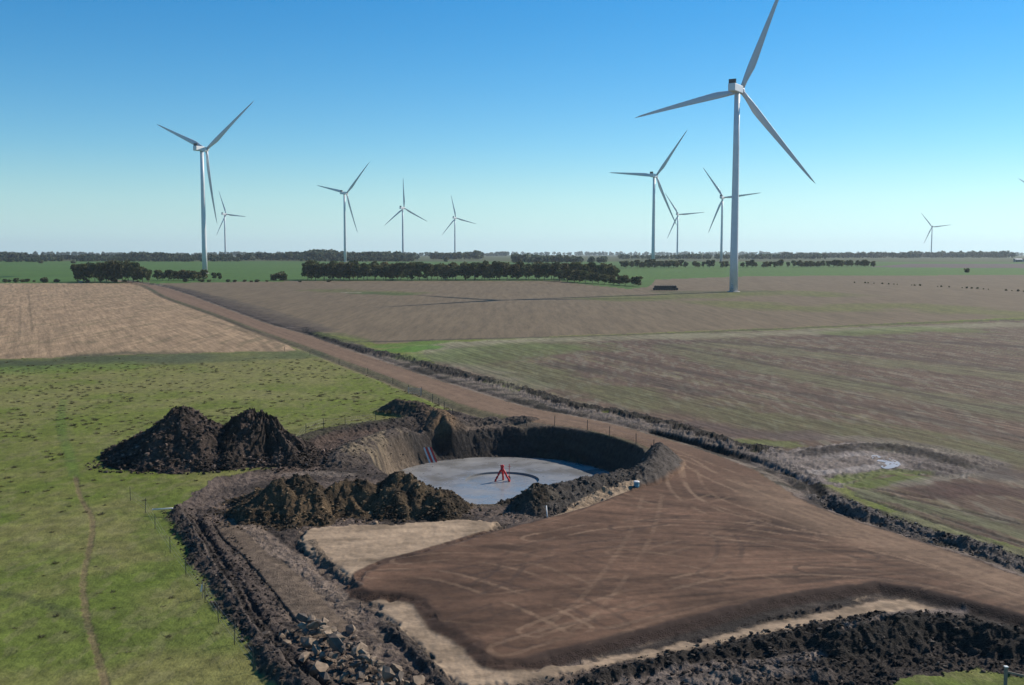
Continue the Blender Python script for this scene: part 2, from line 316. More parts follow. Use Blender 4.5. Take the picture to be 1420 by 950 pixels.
def finish(X, Y, Z, C, reg, rough, idx):
    near = np.where(Y < 900)[0]
    x, y = X[near], Y[near]
    # gravelled road and pad
    wb = (fbm(x / 1.2, y / 1.2, 14) - .5) * .5
    ip = inside(x + wb, y + wb, ROADPOLY); d, _, _ = linedist(x, y, ROADPOLY, True)
    dd = np.where(ip, d, -d)
    dd = dd + np.where(y < 100, (fbm(x / 1.4, y / 1.4, 8, 3) - .5) * .55 * sstep(1.5, .2, np.abs(dd)), 0)
    gnd = Z[near]; onroad = sstep(-1.6, .3, dd)
    bz = base_z(x, y) + .22
    Z[near] = np.where(y < 100, (gnd - .03) * (1 - sstep(-1.45, .1, dd)) + bz * sstep(-1.45, .1, dd), gnd * (1 - onroad) + bz * onroad)
    # shoulder drain
    sh = np.exp(-((dd + 2.3) / .8) ** 2) * (y > 100); Z[near] -= .35 * sh
    Cn = C[near]; Cn[sh > .15] = Cn[sh > .15] * (1 - .55 * sh[sh > .15][:, None]) + np.array(DARK_SOIL) * .55 * sh[sh > .15][:, None]
    f1 = fbm(x / 7, y / 3.5, 3); f2 = fbm(x / .9, y / .9, 5, 3)
    gcol = np.array(GRAVEL) * (.62 + .5 * f1 + .3 * f2)[:, None]
    an = np.arctan2(x - 52, 66 - y + 12); rq_ = np.hypot(x - 52, y - 66)
    st = fbm(an * 26, rq_ / 9, 7, 4); st2 = fbm(an * 70, rq_ / 5, 9, 3); pd = sstep(112, 96, y)[:, None]
    blot = sstep(.42, .62, fbm(x / 8, y / 6, 12))[:, None]
    damp = sstep(.55, .75, fbm((x - 15) / 10, (y - 80) / 5, 18))[:, None]; gcol = gcol * (1 + pd * ((st - .5) * 1.15 + (st2 - .5) * .9)[:, None]) * (1 + pd * (.30 * blot - .14 - .25 * damp))
    dR = linedist(x, y, ROAD_R)[0]; rl = (sstep(7.5, 3.0, dR + (fbm(x / 3, y / 3, 2) - .5) * 3) * .75)[:, None] * pd; gcol = gcol * (1 - rl) + np.array((.225, .150, .098)) * (.6 + .5 * st + .3 * f2)[:, None] * rl
    lane = sstep(105, 150, y)[:, None]; gcol = gcol * (1 - lane) + np.array((.205, .135, .088)) * (.75 + .5 * f2)[:, None] * lane
    # shade of the embankment slope painted into its colour, stronger towards the right
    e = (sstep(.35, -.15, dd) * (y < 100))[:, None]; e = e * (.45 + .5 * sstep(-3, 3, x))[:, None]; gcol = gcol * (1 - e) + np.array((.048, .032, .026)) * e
    o = sstep(-1.3, -.9, dd)[:, None] * (y < 100)[:, None] + sstep(-.35, .1, dd)[:, None] * (y >= 100)[:, None]
    o = o * (dd > -1.3)[:, None]
    # keep the light tan bund face
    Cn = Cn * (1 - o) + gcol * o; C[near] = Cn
    rr = rough[near]; rr = np.where(dd > -.9, .018, np.where((dd > -2.0) & (y < 100), np.minimum(rr, .05), rr)); rough[near] = rr
    rg = reg[near]; rg[dd > -.5] = 6; reg[near] = rg
    pad_ok = np.zeros(X.size, bool); pad_ok[near] = dd > -.2
    vsel = y > 55; vg = near[vsel]; xv, yv = X[vg], Y[vg]; dv, sv, _ = linedist(xv, yv, ROAD_R); rv = sv > 0
    wv = np.interp(yv, [55, 90, 120, 160, 230, 320, 700, 900], [3.6, 4.5, 5.5, 6.5, 6.0, 6.5, 7, 8]) * (1 + .5 * (fbm(xv / 4, yv / 4, 3) - .5)); ov = (sstep(wv + 1.5, wv, dv) * (dd[vsel] < -.05) * rv)
    tone = sstep(.4, .6, fbm(xv / 5, yv / 2, 6))[:, None]; vc = (np.array((.048, .038, .033)) * (1 - tone) + np.array((.18, .142, .118)) * tone) * (.7 + .6 * fbm(xv / .8, yv / .8, 2, 3))[:, None]
    C[vg] = C[vg] * (1 - .92 * ov[:, None]) + vc * .92 * ov[:, None]; rough[vg] = np.where(ov > .5, .09, rough[vg]); rq = vg[(ov > .5)]; reg[rq[reg[rq] != 6]] = 7
    dl, sl_, _ = linedist(xv, yv, ROAD_L); ol = sstep(4.2, 2.0, dl + (fbm(xv / 2, yv / 2, 4) - .5) * 3) * (sl_ < 0) * (dd[vsel] < -.05) * (yv > 135) * .75
    C[vg] = C[vg] * (1 - ol[:, None]) + np.array((.15, .118, .075)) * (.6 + .8 * fbm(xv / 1.2, yv / 1.2, 8, 3))[:, None] * ol[:, None]
    # raised strips and ruts
    def ridge(P, w, h, col=None, cop=.9, prof='tri', rgh=None, wn=.25):
        P = np.asarray(P); mn = P.min(0) - w * 2.5; mx = P.max(0) + w * 2.5
        i = np.where((X > mn[0]) & (X < mx[0]) & (Y > mn[1]) & (Y < mx[1]))[0]
        if not len(i): return
        d, s, a = linedist(X[i], Y[i], P)
        ww = w * (1 + wn * 2 * (fbm(X[i] / 1.8, Y[i] / 1.8, 6) - .5)); endf = sstep(0, w, a) * 0 + 1
        p = np.clip(1 - d / ww, 0, 1); p = p * p * (3 - 2 * p) if prof == 'soft' else np.minimum(p * 1.25, 1) ** 1.1
        hh = h * (1 + (2.2 if wn > .8 else .6) * (fbm(X[i] / 2.5, Y[i] / 2.5, 7) - .5)); Z[i] += hh * p
        if col is not None:
            o = (sstep(.05, .3, p) * cop)[:, None]; v = (.55 + .9 * fbm(X[i] / .6, Y[i] / .6, 4, 3))[:, None]
            C[i] = C[i] * (1 - o) + np.array(col) * v * o
        if rgh is not None: rough[i] = np.maximum(rough[i], rgh * sstep(.02, .3, p))
        q = i[p > .25]; reg[q[reg[q] != 6]] = 7 if col is not None else reg[q[reg[q] != 6]]
    ridge(BANKB, 2.6, .38, (.028, .023, .020), .95, 'tri', .3, wn=.9)
    off = BANKB.copy(); off[:, 1] -= 3.2; off[:, 0] -= 1.2
    ridge(off[24:], 1.5, .1, (.20, .165, .14), .7, 'soft', .14, wn=.9)
    ridge(DITCHR, 1.0, -.5, (.018, .015, .013), .95, 'soft', .15)
    ridge(WINDR, 1.6, .42, (.12, .105, .096), .95, 'tri', .3, wn=.9)
    LI = LEDGE.copy(); LI[:, 0] += .9
    ridge(LI, 1.3, .45, (.070, .056, .048), .9, 'tri', .2, wn=.9)
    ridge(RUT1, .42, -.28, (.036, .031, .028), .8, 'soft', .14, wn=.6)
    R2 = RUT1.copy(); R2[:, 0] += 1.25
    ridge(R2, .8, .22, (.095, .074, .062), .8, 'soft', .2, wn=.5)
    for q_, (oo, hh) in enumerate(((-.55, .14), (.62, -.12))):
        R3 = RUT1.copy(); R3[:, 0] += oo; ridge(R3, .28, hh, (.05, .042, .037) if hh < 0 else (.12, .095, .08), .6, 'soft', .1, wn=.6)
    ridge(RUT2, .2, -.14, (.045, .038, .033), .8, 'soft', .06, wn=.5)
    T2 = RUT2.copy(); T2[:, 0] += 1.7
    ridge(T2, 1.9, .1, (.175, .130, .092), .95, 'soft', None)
    qi = np.where((X > -30) & (X < -8) & (Y > 58) & (Y < 96))[0]; rough[qi] = np.where(linedist(X[qi], Y[qi], T2)[0] < 1.5, .035, rough[qi])
    T3 = unp([(330, 712), (360, 735), (385, 757), (412, 775), (440, 800), (470, 822)])
    ridge(catmull(T3, 4), 1.2, .12, (.24, .185, .145), .75, 'soft', .14, wn=.6)
    T4 = unp([(432, 752), (452, 778), (474, 798), (500, 815)])
    ridge(catmull(T4, 4), .5, .08, (.09, .074, .062), .5, 'soft', .12, wn=.8)
    # long dark spoil bank below the pad at lower right
    ridge(catmull(unp([(1170, 888), (1230, 878), (1290, 874), (1350, 880), (1400, 890), (1480, 908)]), 4), 2.6, 1.15, (.032, .028, .024), .95, 'tri', .26)
    ridge(catmull(unp([(820, 938), (900, 920), (1000, 901), (1080, 885), (1150, 869), (1230, 858), (1290, 858)]), 4), 1.0, .45, (.028, .024, .021), .9, 'tri', .25)
    ridge(catmull(unp([(860, 962), (960, 938), (1060, 925), (1140, 930)]), 4), 1.3, .3, (.13, .105, .09), .7, 'soft', .15)
    ridge(catmull(unp([(620, 950), (590, 915), (560, 885), (530, 860)]), 4), .6, .3, (.07, .058, .05), .8, 'tri', .2)
    # colour strokes
    MUD = np.array(unp([(1050, 630), (1110, 622), (1200, 611), (1290, 618), (1400, 643), (1340, 662), (1280, 658), (1225, 654), (1160, 675), (1120, 668), (1090, 650)]))
    i = np.where((X > 20) & (X < 85) & (Y > 95) & (Y < 140))[0]
    if len(i):
        xm = X[i] + (fbm(X[i] / 2, Y[i] / 2, 3) - .5) * 3; ym = Y[i] + (fbm(X[i] / 2, Y[i] / 2, 4) - .5) * 3; i2 = i[inside(xm, ym, MUD)]; x_, y_ = X[i2], Y[i2]
        rm = 1 - np.abs(2 * fbm(x_ / 1.3, y_ / .8, 5, 3) - 1); C[i2] = (np.array((.045, .037, .032)) * (1 - rm[:, None] ** 2) + np.array((.26, .22, .195)) * rm[:, None] ** 2) * (.6 + .7 * fbm(x_ / .5, y_ / .5, 2, 2))[:, None]; rough[i2] = .2
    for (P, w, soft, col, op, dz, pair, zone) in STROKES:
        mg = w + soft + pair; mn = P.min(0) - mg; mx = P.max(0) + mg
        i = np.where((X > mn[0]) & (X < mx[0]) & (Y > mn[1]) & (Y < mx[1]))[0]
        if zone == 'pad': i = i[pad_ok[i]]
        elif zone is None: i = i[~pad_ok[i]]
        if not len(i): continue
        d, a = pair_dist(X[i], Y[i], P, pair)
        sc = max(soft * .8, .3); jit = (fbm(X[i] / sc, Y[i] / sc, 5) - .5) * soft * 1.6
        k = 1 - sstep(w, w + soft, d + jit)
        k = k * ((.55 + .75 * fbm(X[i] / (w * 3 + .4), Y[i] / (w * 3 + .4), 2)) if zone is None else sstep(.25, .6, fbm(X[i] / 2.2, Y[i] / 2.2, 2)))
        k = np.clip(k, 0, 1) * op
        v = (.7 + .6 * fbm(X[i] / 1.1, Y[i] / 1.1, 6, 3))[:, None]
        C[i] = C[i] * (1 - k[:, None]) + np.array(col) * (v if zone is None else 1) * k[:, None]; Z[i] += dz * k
    # small relief, only where it can be seen
    i = np.where(Y < 330)[0]; x, y = X[i], Y[i]
    fade = sstep(330, 200, y)
    rd = 1 - np.abs(2 * fbm(x / .9, y / .9, 1, 3) - 1); n1 = fbm(x / .38, y / .38, 5, 3) - .5; n2 = fbm(x / 3, y / 3, 9, 2) - .5
    Z[i] += rough[i] * fade * ((rd - .75) * 1.6 + n1 * 1.5 + n2 * 1.2)
    return pad_ok

def excav(X, Y, Z, C, reg, rough):
    """the foundation pit, its bund and banks"""
    i = np.where((X > -36) & (X < 24) & (Y > 88) & (Y < 165))[0]
    if not len(i): return
    x, y = X[i], Y[i]
    z = Z[i].copy(); c = C[i].copy()
    def add(P, w, h, col, op, prof=1.0):
        nonlocal z, c
        d, s, a = linedist(x, y, np.asarray(P)); ww = w * (1 + .5 * (fbm(x / 2.2, y / 2.2, 3) - .5))
        p = np.clip(1 - d / ww, 0, 1) ** prof; p = np.minimum(p * 1.15, 1)
        z = z + h * p * (1 + .4 * (fbm(x / 2, y / 2, 8) - .5))
        if col is not None:
            o = (sstep(.03, .22, p) * op)[:, None]; v = (.55 + .9 * fbm(x / .7, y / .7, 4, 3))[:, None]
            c = c * (1 - o) + np.array(col) * v * o
    add(BUND, 3.0, 1.8, (.078, .068, .060), .95)
    add([(-17.5, 152), (-13, 148.5), (-10.4, 144), (-9.6, 140.5), (-10, 138)], 3.3, 1.9, (.085, .062, .045), .95)
    add([(-7.5, 142), (-3, 144.5), (2, 144)], 2.0, .5, (.07, .058, .05), .8)
    add(catmull([(-20.3, 117), (-19.4, 122), (-17.8, 128), (-15.4, 133.5)], 4), 3.4, 1.1, (.10, .08, .066), .9)
    add(catmull([(-27, 128), (-24, 135), (-19, 140), (-14, 144)], 4), 2.6, .7, (.05, .042, .037), .85)
    # brown haul track running round behind the bank
    d, s, a = linedist(x, y, catmull(unp([(395, 660), (425, 640), (450, 615), (490, 603), (540, 596)]), 4))
    o = (sstep(2.4, 1.2, d) * .8)[:, None]; c = c * (1 - o) + np.array((.115, .080, .062)) * (.7 + .6 * fbm(x / 1.1, y / 1.1, 3))[:, None] * o
    d, s, a = linedist(x, y, catmull(unp([(400, 655), (440, 652), (480, 655)]), 4))
    o = (sstep(1.6, .6, d) * .7)[:, None]; c = c * (1 - o) + np.array((.21, .17, .14)) * (.7 + .6 * fbm(x / .8, y / .8, 3))[:, None] * o
    # the hole
    ins = inside(x, y, RIM); dr, _, _ = linedist(x, y, RIM, True); df = np.hypot(x - SLABC[0], y - SLABC[1]) - SLABR
    t = np.where(ins, dr / (dr + np.maximum(df, 0) + 1e-6), 0); t = np.where(df <= 0, 1, t)
    t = t + .06 * (fbm(x / 1.3, y / 1.3, 2) - .5) * (t > 0) * (t < 1); t = np.clip(t, 0, 1)
    tt = np.where(t < .999, sstep(.0, .8, t), 1)
    z = z * (1 - tt) + (PITZ - .12) * tt
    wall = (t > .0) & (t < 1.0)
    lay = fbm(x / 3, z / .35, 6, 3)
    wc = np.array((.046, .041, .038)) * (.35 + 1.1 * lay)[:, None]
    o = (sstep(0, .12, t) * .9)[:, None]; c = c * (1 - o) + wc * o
    # clay coloured bench at left, orange spur, tan ramp in front
    b = (sstep(3.6, 1.2, linedist(x, y, np.array([(-18.2, 120), (-17.4, 124), (-15.4, 130)]))[0]) * sstep(.42, .56, fbm(x / 2.2, y / 2.2, 7) + .06))[:, None] * .95
    c = c * (1 - b) + np.array((.235, .185, .125)) * (.6 + .6 * fbm(x / .8, y / .8, 9))[:, None] * b
    b = (sstep(2.6, .8, linedist(x, y, np.array([(-11.2, 146), (-9.6, 142), (-9.6, 138)]))[0]) * .8)[:, None]
    c = c * (1 - b) + np.array((.20, .13, .075)) * (.5 + .9 * fbm(x / .7, y / .7, 9))[:, None] * b
    b = (sstep(3.8, 1.6, linedist(x, y, np.array([(-12.5, 121), (-13.8, 125.5), (-13, 129)]))[0]) * .7)[:, None]
    c = c * (1 - b) + np.array((.19, .145, .105)) * (.5 + .9 * fbm(x / .6, y / .6, 9))[:, None] * b
    b = (sstep(6.0, 2.5, np.hypot(x + 4.2, y - 100)) * .85)[:, None]
    c = c * (1 - b) + np.array((.24, .19, .13)) * (.5 + .8 * fbm(x / .6, y / .6, 2))[:, None] * b
    it = inside(x, y, TAN3); c[it] = np.array(TAN) * (.7 + .5 * fbm(x[it] / .8, y[it] / .5, 2))[:, None]
    dz = rough[i] * 0
    rg = 1 - np.abs(2 * fbm(x / .8, y / .8, 2, 3) - 1)
    amp = .22 * sstep(0, .05, np.abs(z - Z[i])) * (df > .2)
    z = z + amp * ((rg - .7) * 1.4 + (fbm(x / .35, y / .35, 4, 2) - .5))
    Z[i] = z; C[i] = c

def build_mesh(name, V, Q, C, mat, smooth=True):
    me = bpy.data.meshes.new(name); nv, nq = len(V), len(Q)
    me.vertices.add(nv); me.vertices.foreach_set('co', np.ascontiguousarray(V, np.float32).ravel())
    k = Q.shape[1]
    me.loops.add(nq * k); me.loops.foreach_set('vertex_index', np.ascontiguousarray(Q, np.int32).ravel())
    me.polygons.add(nq); me.polygons.foreach_set('loop_start', np.arange(0, nq * k, k, dtype=np.int32))
    me.polygons.foreach_set('use_smooth', np.full(nq, smooth))
    if C is not None:
        at = me.attributes.new('Col', 'FLOAT_COLOR', 'POINT')
        at.data.foreach_set('color', np.hstack([np.clip(C, .004, 1), np.ones((nv, 1))]).astype(np.float32).ravel())
    me.update(calc_edges=True); me.validate()
    if mat: me.materials.append(mat)
    o = bpy.data.objects.new(name, me); COL.objects.link(o); return o

# ------------------------------------------------------------------ materials
def new_mat(name):
    m = bpy.data.materials.new(name); m.use_nodes = True
    return m, m.node_tree.nodes, m.node_tree.links, m.node_tree.nodes['Principled BSDF']
def mat_earth(name, s1, s2, amt, bump, dist, rough=.95, alb=1.0, du=(1, 0), dv=(0, 1), ku=1.0, kv=1.0):
    m, n, l, b = new_mat(name)
    at = n.new('ShaderNodeAttribute'); at.attribute_name = 'Col'
    geo = n.new('ShaderNodeNewGeometry')
    a = n.new('ShaderNodeTexNoise'); a.inputs['Scale'].default_value = s1; a.inputs['Detail'].default_value = 3
    c = n.new('ShaderNodeTexNoise'); c.inputs['Scale'].default_value = s2; c.inputs['Detail'].default_value = 4; c.inputs['Roughness'].default_value = .7
    d1 = n.new('ShaderNodeVectorMath'); d1.operation = 'DOT_PRODUCT'; d1.inputs[1].default_value = (du[0] * ku, du[1] * ku, 0); d2 = n.new('ShaderNodeVectorMath'); d2.operation = 'DOT_PRODUCT'; d2.inputs[1].default_value = (dv[0] * kv, dv[1] * kv, 0)
    l.new(geo.outputs['Position'], d1.inputs[0]); l.new(geo.outputs['Position'], d2.inputs[0]); sz_ = n.new('ShaderNodeSeparateXYZ'); l.new(geo.outputs['Position'], sz_.inputs[0]); cb = n.new('ShaderNodeCombineXYZ')
    l.new(d1.outputs['Value'], cb.inputs[0]); l.new(d2.outputs['Value'], cb.inputs[1]); l.new(sz_.outputs[2], cb.inputs[2]); l.new(cb.outputs[0], a.inputs['Vector']); l.new(cb.outputs[0], c.inputs['Vector'])
    mx = n.new('ShaderNodeMath'); mx.operation = 'ADD'; l.new(a.outputs[0], mx.inputs[0]); l.new(c.outputs[0], mx.inputs[1])
    mr = n.new('ShaderNodeMapRange'); mr.inputs[1].default_value = .6; mr.inputs[2].default_value = 1.4; mr.inputs[3].default_value = (1 - amt) * alb; mr.inputs[4].default_value = (1 + amt) * alb
    l.new(mx.outputs[0], mr.inputs[0])
    mul = n.new('ShaderNodeVectorMath'); mul.operation = 'SCALE'; l.new(at.outputs['Color'], mul.inputs[0]); l.new(mr.outputs[0], mul.inputs['Scale'])
    l.new(mul.outputs[0], b.inputs['Base Color']); b.inputs['Roughness'].default_value = rough; b.inputs['Specular IOR Level'].default_value = .15
    bp = n.new('ShaderNodeBump'); bp.inputs['Strength'].default_value = bump; bp.inputs['Distance'].default_value = dist
    l.new(c.outputs[0], bp.inputs['Height']); l.new(bp.outputs[0], b.inputs['Normal'])
    return m
def mat_plain(name, col, rough=.6, var=.12, scale=3.0, metal=0, spec=.4, bump=0):
    m, n, l, b = new_mat(name)
    tc = n.new('ShaderNodeTexCoord'); a = n.new('ShaderNodeTexNoise'); a.inputs['Scale'].default_value = scale; a.inputs['Detail'].default_value = 4
    l.new(tc.outputs['Object'], a.inputs['Vector'])
    mr = n.new('ShaderNodeMapRange'); mr.inputs[1].default_value = .3; mr.inputs[2].default_value = .7; mr.inputs[3].default_value = 1 - var; mr.inputs[4].default_value = 1 + var
    l.new(a.outputs[0], mr.inputs[0])
    mul = n.new('ShaderNodeVectorMath'); mul.operation = 'SCALE'; mul.inputs[0].default_value = col; l.new(mr.outputs[0], mul.inputs['Scale'])
    l.new(mul.outputs[0], b.inputs['Base Color']); b.inputs['Roughness'].default_value = rough; b.inputs['Metallic'].default_value = metal; b.inputs['Specular IOR Level'].default_value = spec
    if bump:
        bp = n.new('ShaderNodeBump'); bp.inputs['Strength'].default_value = bump; bp.inputs['Distance'].default_value = .05; l.new(a.outputs[0], bp.inputs['Height']); l.new(bp.outputs[0], b.inputs['Normal'])
    return m
M = {}
M['pasture'] = mat_earth('pasture_grass', 1.2, 5.0, .55, .8, .1, alb=.84, kv=.6)
M['field'] = mat_earth('field_soil', .5, 2.0, .35, .4, .06, alb=.72, kv=.12)
M['stubble'] = mat_earth('stubble_straw', .9, 2.6, .5, .4, .08, alb=.72, du=(.9, .43), dv=(-.43, .9), kv=.06)
M['plough'] = mat_earth('ploughed_rows', 1.1, 3.2, .7, .5, .1, alb=.72, du=(.93, .36), dv=(.36, -.93), kv=.05)
M['clay'] = mat_earth('pale_clay', .9, 5.0, .3, .5, .06, alb=.75, ku=.6)
M['fallow'] = mat_earth('fallow_soil', .5, 1.6, .35, .4, .06, alb=.72, kv=.08)
M['gravel'] = mat_earth('road_gravel', 2.2, 14.0, .3, .5, .04, alb=.74)
M['soil'] = mat_earth('turned_soil', 2.2, 8.0, .55, 1.0, .15, alb=.75)

# ------------------------------------------------------------------ the ground sheet
pxc = np.concatenate([np.linspace(-1300, -160, 44)[:-1], np.arange(-160, 1580.1, 1.3), np.linspace(1580, 2720, 44)[1:]])
tcol = (pxc - CX) / FPX
rows = [-400, -120, -30, 5, 25, 36, 42]
for py in np.concatenate([np.arange(1040, 480, -1.15), np.arange(480, 404, -.75)]): rows.append(un(CX, py)[1])
y = rows[-1]
while y < 15000: y *= 1.02; rows.append(y)
rows = np.array(sorted(rows)); dep = np.maximum(rows, 44) * math.cos(PITCH) + 2.0
GX = (tcol[None, :] * dep[:, None]); GY = np.repeat(rows[:, None], len(tcol), 1)
nr, nc = GX.shape; X = GX.ravel(); Y = GY.ravel()
Z, C, reg, rough, idx = terrain(X, Y)
pad_ok = finish(X, Y, Z, C, reg, rough, idx)
EXC = np.array([(-30, 108), (-27, 104), (-12, 98), (-9, 92), (3, 90.5), (10, 97), (17, 108), (20, 117), (19.6, 124), (16.5, 130.5), (12, 137.5), (6.5, 142), (1, 146.6), (-4, 149), (-8, 153), (-14, 157.5), (-22, 158), (-26, 150), (-30, 139), (-32, 126)])
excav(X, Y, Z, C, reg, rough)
ii = (np.arange(nr - 1)[:, None] * nc + np.arange(nc - 1)[None, :]).ravel()
quads = np.stack([ii, ii + 1, ii + nc + 1, ii + nc], 1)
fin_ = inside(X, Y, EXC); dE = np.full(X.size, 99.)
sub = np.where((X > -40) & (X < 30) & (Y > 80) & (Y < 165))[0]; dE[sub] = linedist(X[sub], Y[sub], EXC, True)[0]
drop = fin_ & (dE > .9)
keep = ~(drop[quads].all(1))
qreg = reg[quads[:, 0]]
V = np.stack([X, Y, Z], 1)
MATS = {'ground': 'pasture', 'tan_field': 'stubble', 'brown_field': 'fallow', 'ploughed_field': 'plough', 'green_field': 'field', 'far_field': 'field', 'gravel_road': 'gravel', 'bare_earth': 'soil', 'woodland_floor': 'field', 'clay_apron': 'clay'}
def tag(o, label=None, cat=None, group=None, kind=None):
    if label: o['label'] = label
    if cat: o['category'] = cat
    if group: o['group'] = group
    if kind: o['kind'] = kind
    return o
for k, nm in enumerate(REG):
    q = quads[keep & (qreg == k)]
    if not len(q): continue
    u, inv = np.unique(q.ravel(), return_inverse=True)
    o = build_mesh(nm, V[u], inv.reshape(q.shape), C[u], M[MATS[nm]], nm != 'bare_earth'); tag(o, kind='structure')

# finer sheet for the excavation
gx = np.arange(-33, 21.5, .17); gy = np.arange(89, 160, .19)
PX, PY = np.meshgrid(gx, gy); x1, y1 = PX.ravel(), PY.ravel()
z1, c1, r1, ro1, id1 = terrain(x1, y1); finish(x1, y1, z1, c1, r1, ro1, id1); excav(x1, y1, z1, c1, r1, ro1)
inE = inside(x1, y1, EXC); dd1 = linedist(x1, y1, EXC, True)[0]
z1 = np.where(inE, z1, z1 - .12 * np.clip(dd1, 0, 3))
nr1, nc1 = PX.shape; ii = (np.arange(nr1 - 1)[:, None] * nc1 + np.arange(nc1 - 1)[None, :]).ravel()
q1 = np.stack([ii, ii + 1, ii + nc1 + 1, ii + nc1], 1)
keep1 = (inE | (dd1 < .6))[q1].all(1) & ~((np.hypot(x1 - SLABC[0], y1 - SLABC[1]) < SLABR - 1.5)[q1].all(1))
u, inv = np.unique(q1[keep1].ravel(), return_inverse=True)
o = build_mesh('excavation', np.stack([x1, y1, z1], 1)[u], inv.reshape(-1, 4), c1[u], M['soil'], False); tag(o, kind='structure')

def ground_z(x, y):
    """height of the finished ground, for standing things on it"""
    X = np.atleast_1d(np.asarray(x, float)); Y = np.atleast_1d(np.asarray(y, float))
    Z, C, r, ro, i = terrain(X, Y); finish(X, Y, Z, C, r, ro, i); excav(X, Y, Z, C, r, ro)
    return Z

# ------------------------------------------------------------------ mesh helpers
def obj_from(name, verts, faces, mat, parent=None, smooth=False, attr=None):
    me = bpy.data.meshes.new(name); me.from_pydata([tuple(v) for v in verts], [], [tuple(f) for f in faces])
    if smooth: me.polygons.foreach_set('use_smooth', [True] * len(me.polygons))
    me.update()
    if mat: me.materials.append(mat)
    o = bpy.data.objects.new(name, me); COL.objects.link(o)
    if parent: o.parent = parent
    return o
def empty(name, loc, rz=0.0):
    o = bpy.data.objects.new(name, None); COL.objects.link(o); o.location = loc; o.rotation_euler = (0, 0, rz); o.empty_display_size = .5; return o
class MB:
    def __init__(s): s.v = []; s.f = []
    def add(s, v, f):
        k = len(s.v); s.v += [tuple(p) for p in v]; s.f += [tuple(i + k for i in q) for q in f]
    def tube(s, pts, rad, n=8, caps=True):
        pts = [Vector(p) for p in pts]; rad = rad if hasattr(rad, '__len__') else [rad] * len(pts)
        V = []; F = []
        for i, p in enumerate(pts):
            d = (pts[min(i + 1, len(pts) - 1)] - pts[max(i - 1, 0)]).normalized()
            u = d.cross(Vector((0, 0, 1)) if abs(d.z) < .9 else Vector((1, 0, 0))).normalized(); w = d.cross(u)
            for k in range(n):
                a = 2 * math.pi * k / n; V.append(p + (u * math.cos(a) + w * math.sin(a)) * rad[i])
        for i in range(len(pts) - 1):
            for k in range(n): F.append((i * n + k, i * n + (k + 1) % n, (i + 1) * n + (k + 1) % n, (i + 1) * n + k))
        if caps: F.append(tuple(range(n - 1, -1, -1))); F.append(tuple((len(pts) - 1) * n + k for k in range(n)))
        s.add(V, F); return s
    def box(s, c, d, rot=None):
        V = [Vector((x * d[0] / 2, y * d[1] / 2, z * d[2] / 2)) for x in (-1, 1) for y in (-1, 1) for z in (-1, 1)]
        if rot is not None: V = [rot @ v for v in V]
        V = [v + Vector(c) for v in V]
        s.add(V, [(0, 1, 3, 2), (4, 6, 7, 5), (0, 4, 5, 1), (2, 3, 7, 6), (0, 2, 6, 4), (1, 5, 7, 3)]); return s
    def lathe(s, prof, n=24):
        V = []; F = []
        for r, z in prof:
            for k in range(n): a = 2 * math.pi * k / n; V.append((r * math.cos(a), r * math.sin(a), z))
        for i in range(len(prof) - 1):
            for k in range(n): F.append((i * n + k, i * n + (k + 1) % n, (i + 1) * n + (k + 1) % n, (i + 1) * n + k))
        F.append(tuple(range(n - 1, -1, -1))); F.append(tuple((len(prof) - 1) * n + k for k in range(n)))
        s.add(V, F); return s
    def build(s, name, mat, parent=None, smooth=False): return obj_from(name, s.v, s.f, mat, parent, smooth)
def copy_tree(o, parent=None):
    c = o.copy(); COL.objects.link(c)
    if parent is not None: c.parent = parent
    for ch in o.children: copy_tree(ch, c)
    return c

# ------------------------------------------------------------------ wind turbines
M['tower'] = mat_plain('turbine_white_paint', (.62, .635, .65), .42, .05, .35, spec=.4)
M['blade'] = mat_plain('turbine_blade_paint', (.55, .56, .575), .4, .04, .2, spec=.4)
M['cooler'] = mat_plain('cooler_black', (.02, .022, .026), .5, .1, 1)
M['steel'] = mat_plain('galvanised_steel', (.34, .35, .36), .45, .12, 3, metal=.6)
M['concrete_dry'] = mat_plain('dry_concrete', (.36, .34, .31), .9, .15, 1.5)
HUB, BLADE = 112.0, 67.5
def blade_mesh():
    secs = []
    for k in range(17):
        t = k / 16; r = 1.2 + (BLADE - 1.2) * t
        ch = np.interp(t, [0, .04, .2, .5, .8, .95, 1], [2.5, 2.5, 4.3, 2.9, 1.7, .95, .12]); th = np.interp(t, [0, .04, .2, .5, 1], [2.5, 2.4, 1.25, .55, .05])
        tw = R(np.interp(t, [0, .2, .5, 1], [16, 13, 5, 0])); ax = np.interp(t, [0, .04, .2, 1], [.5, .5, .34, .3]); pre = 2.6 * t ** 2.2
        ring = []
        for j in range(14):
            a = 2 * math.pi * j / 14; c = math.cos(a); u = (.5 + .5 * c); prof = math.sin(a) * (.5 if t < .05 else .5 * (u ** .55) * 1.15 if u < .35 else .5 * (1 - (u - .35) / .65) ** .8 * .66 + .0)
            if t >= .05: u2 = u; yt = math.sin(a) * .5 * (1.0 if t < .08 else 1.0)
            px_ = (u - ax) * ch; py_ = (math.sin(a) * .5 * th) * (1 if t < .05 else (1.15 - .6 * u))
            ring.append((px_ * math.cos(tw) - py_ * math.sin(tw), px_ * math.sin(tw) + py_ * math.cos(tw) + pre, r))
        secs.append(ring)
    V = [p for s_ in secs for p in s_]; F = []; n = 14
    for i in range(16):
        for j in range(n): F.append((i * n + j, i * n + (j + 1) % n, (i + 1) * n + (j + 1) % n, (i + 1) * n + j))
    F.append(tuple(range(n - 1, -1, -1))); F.append(tuple(16 * n + j for j in range(n)))
    me = bpy.data.meshes.new('blade'); me.from_pydata(V, [], F); me.polygons.foreach_set('use_smooth', [True] * len(F)); me.update(); me.materials.append(M['blade']); return me
BLADE_ME = blade_mesh()
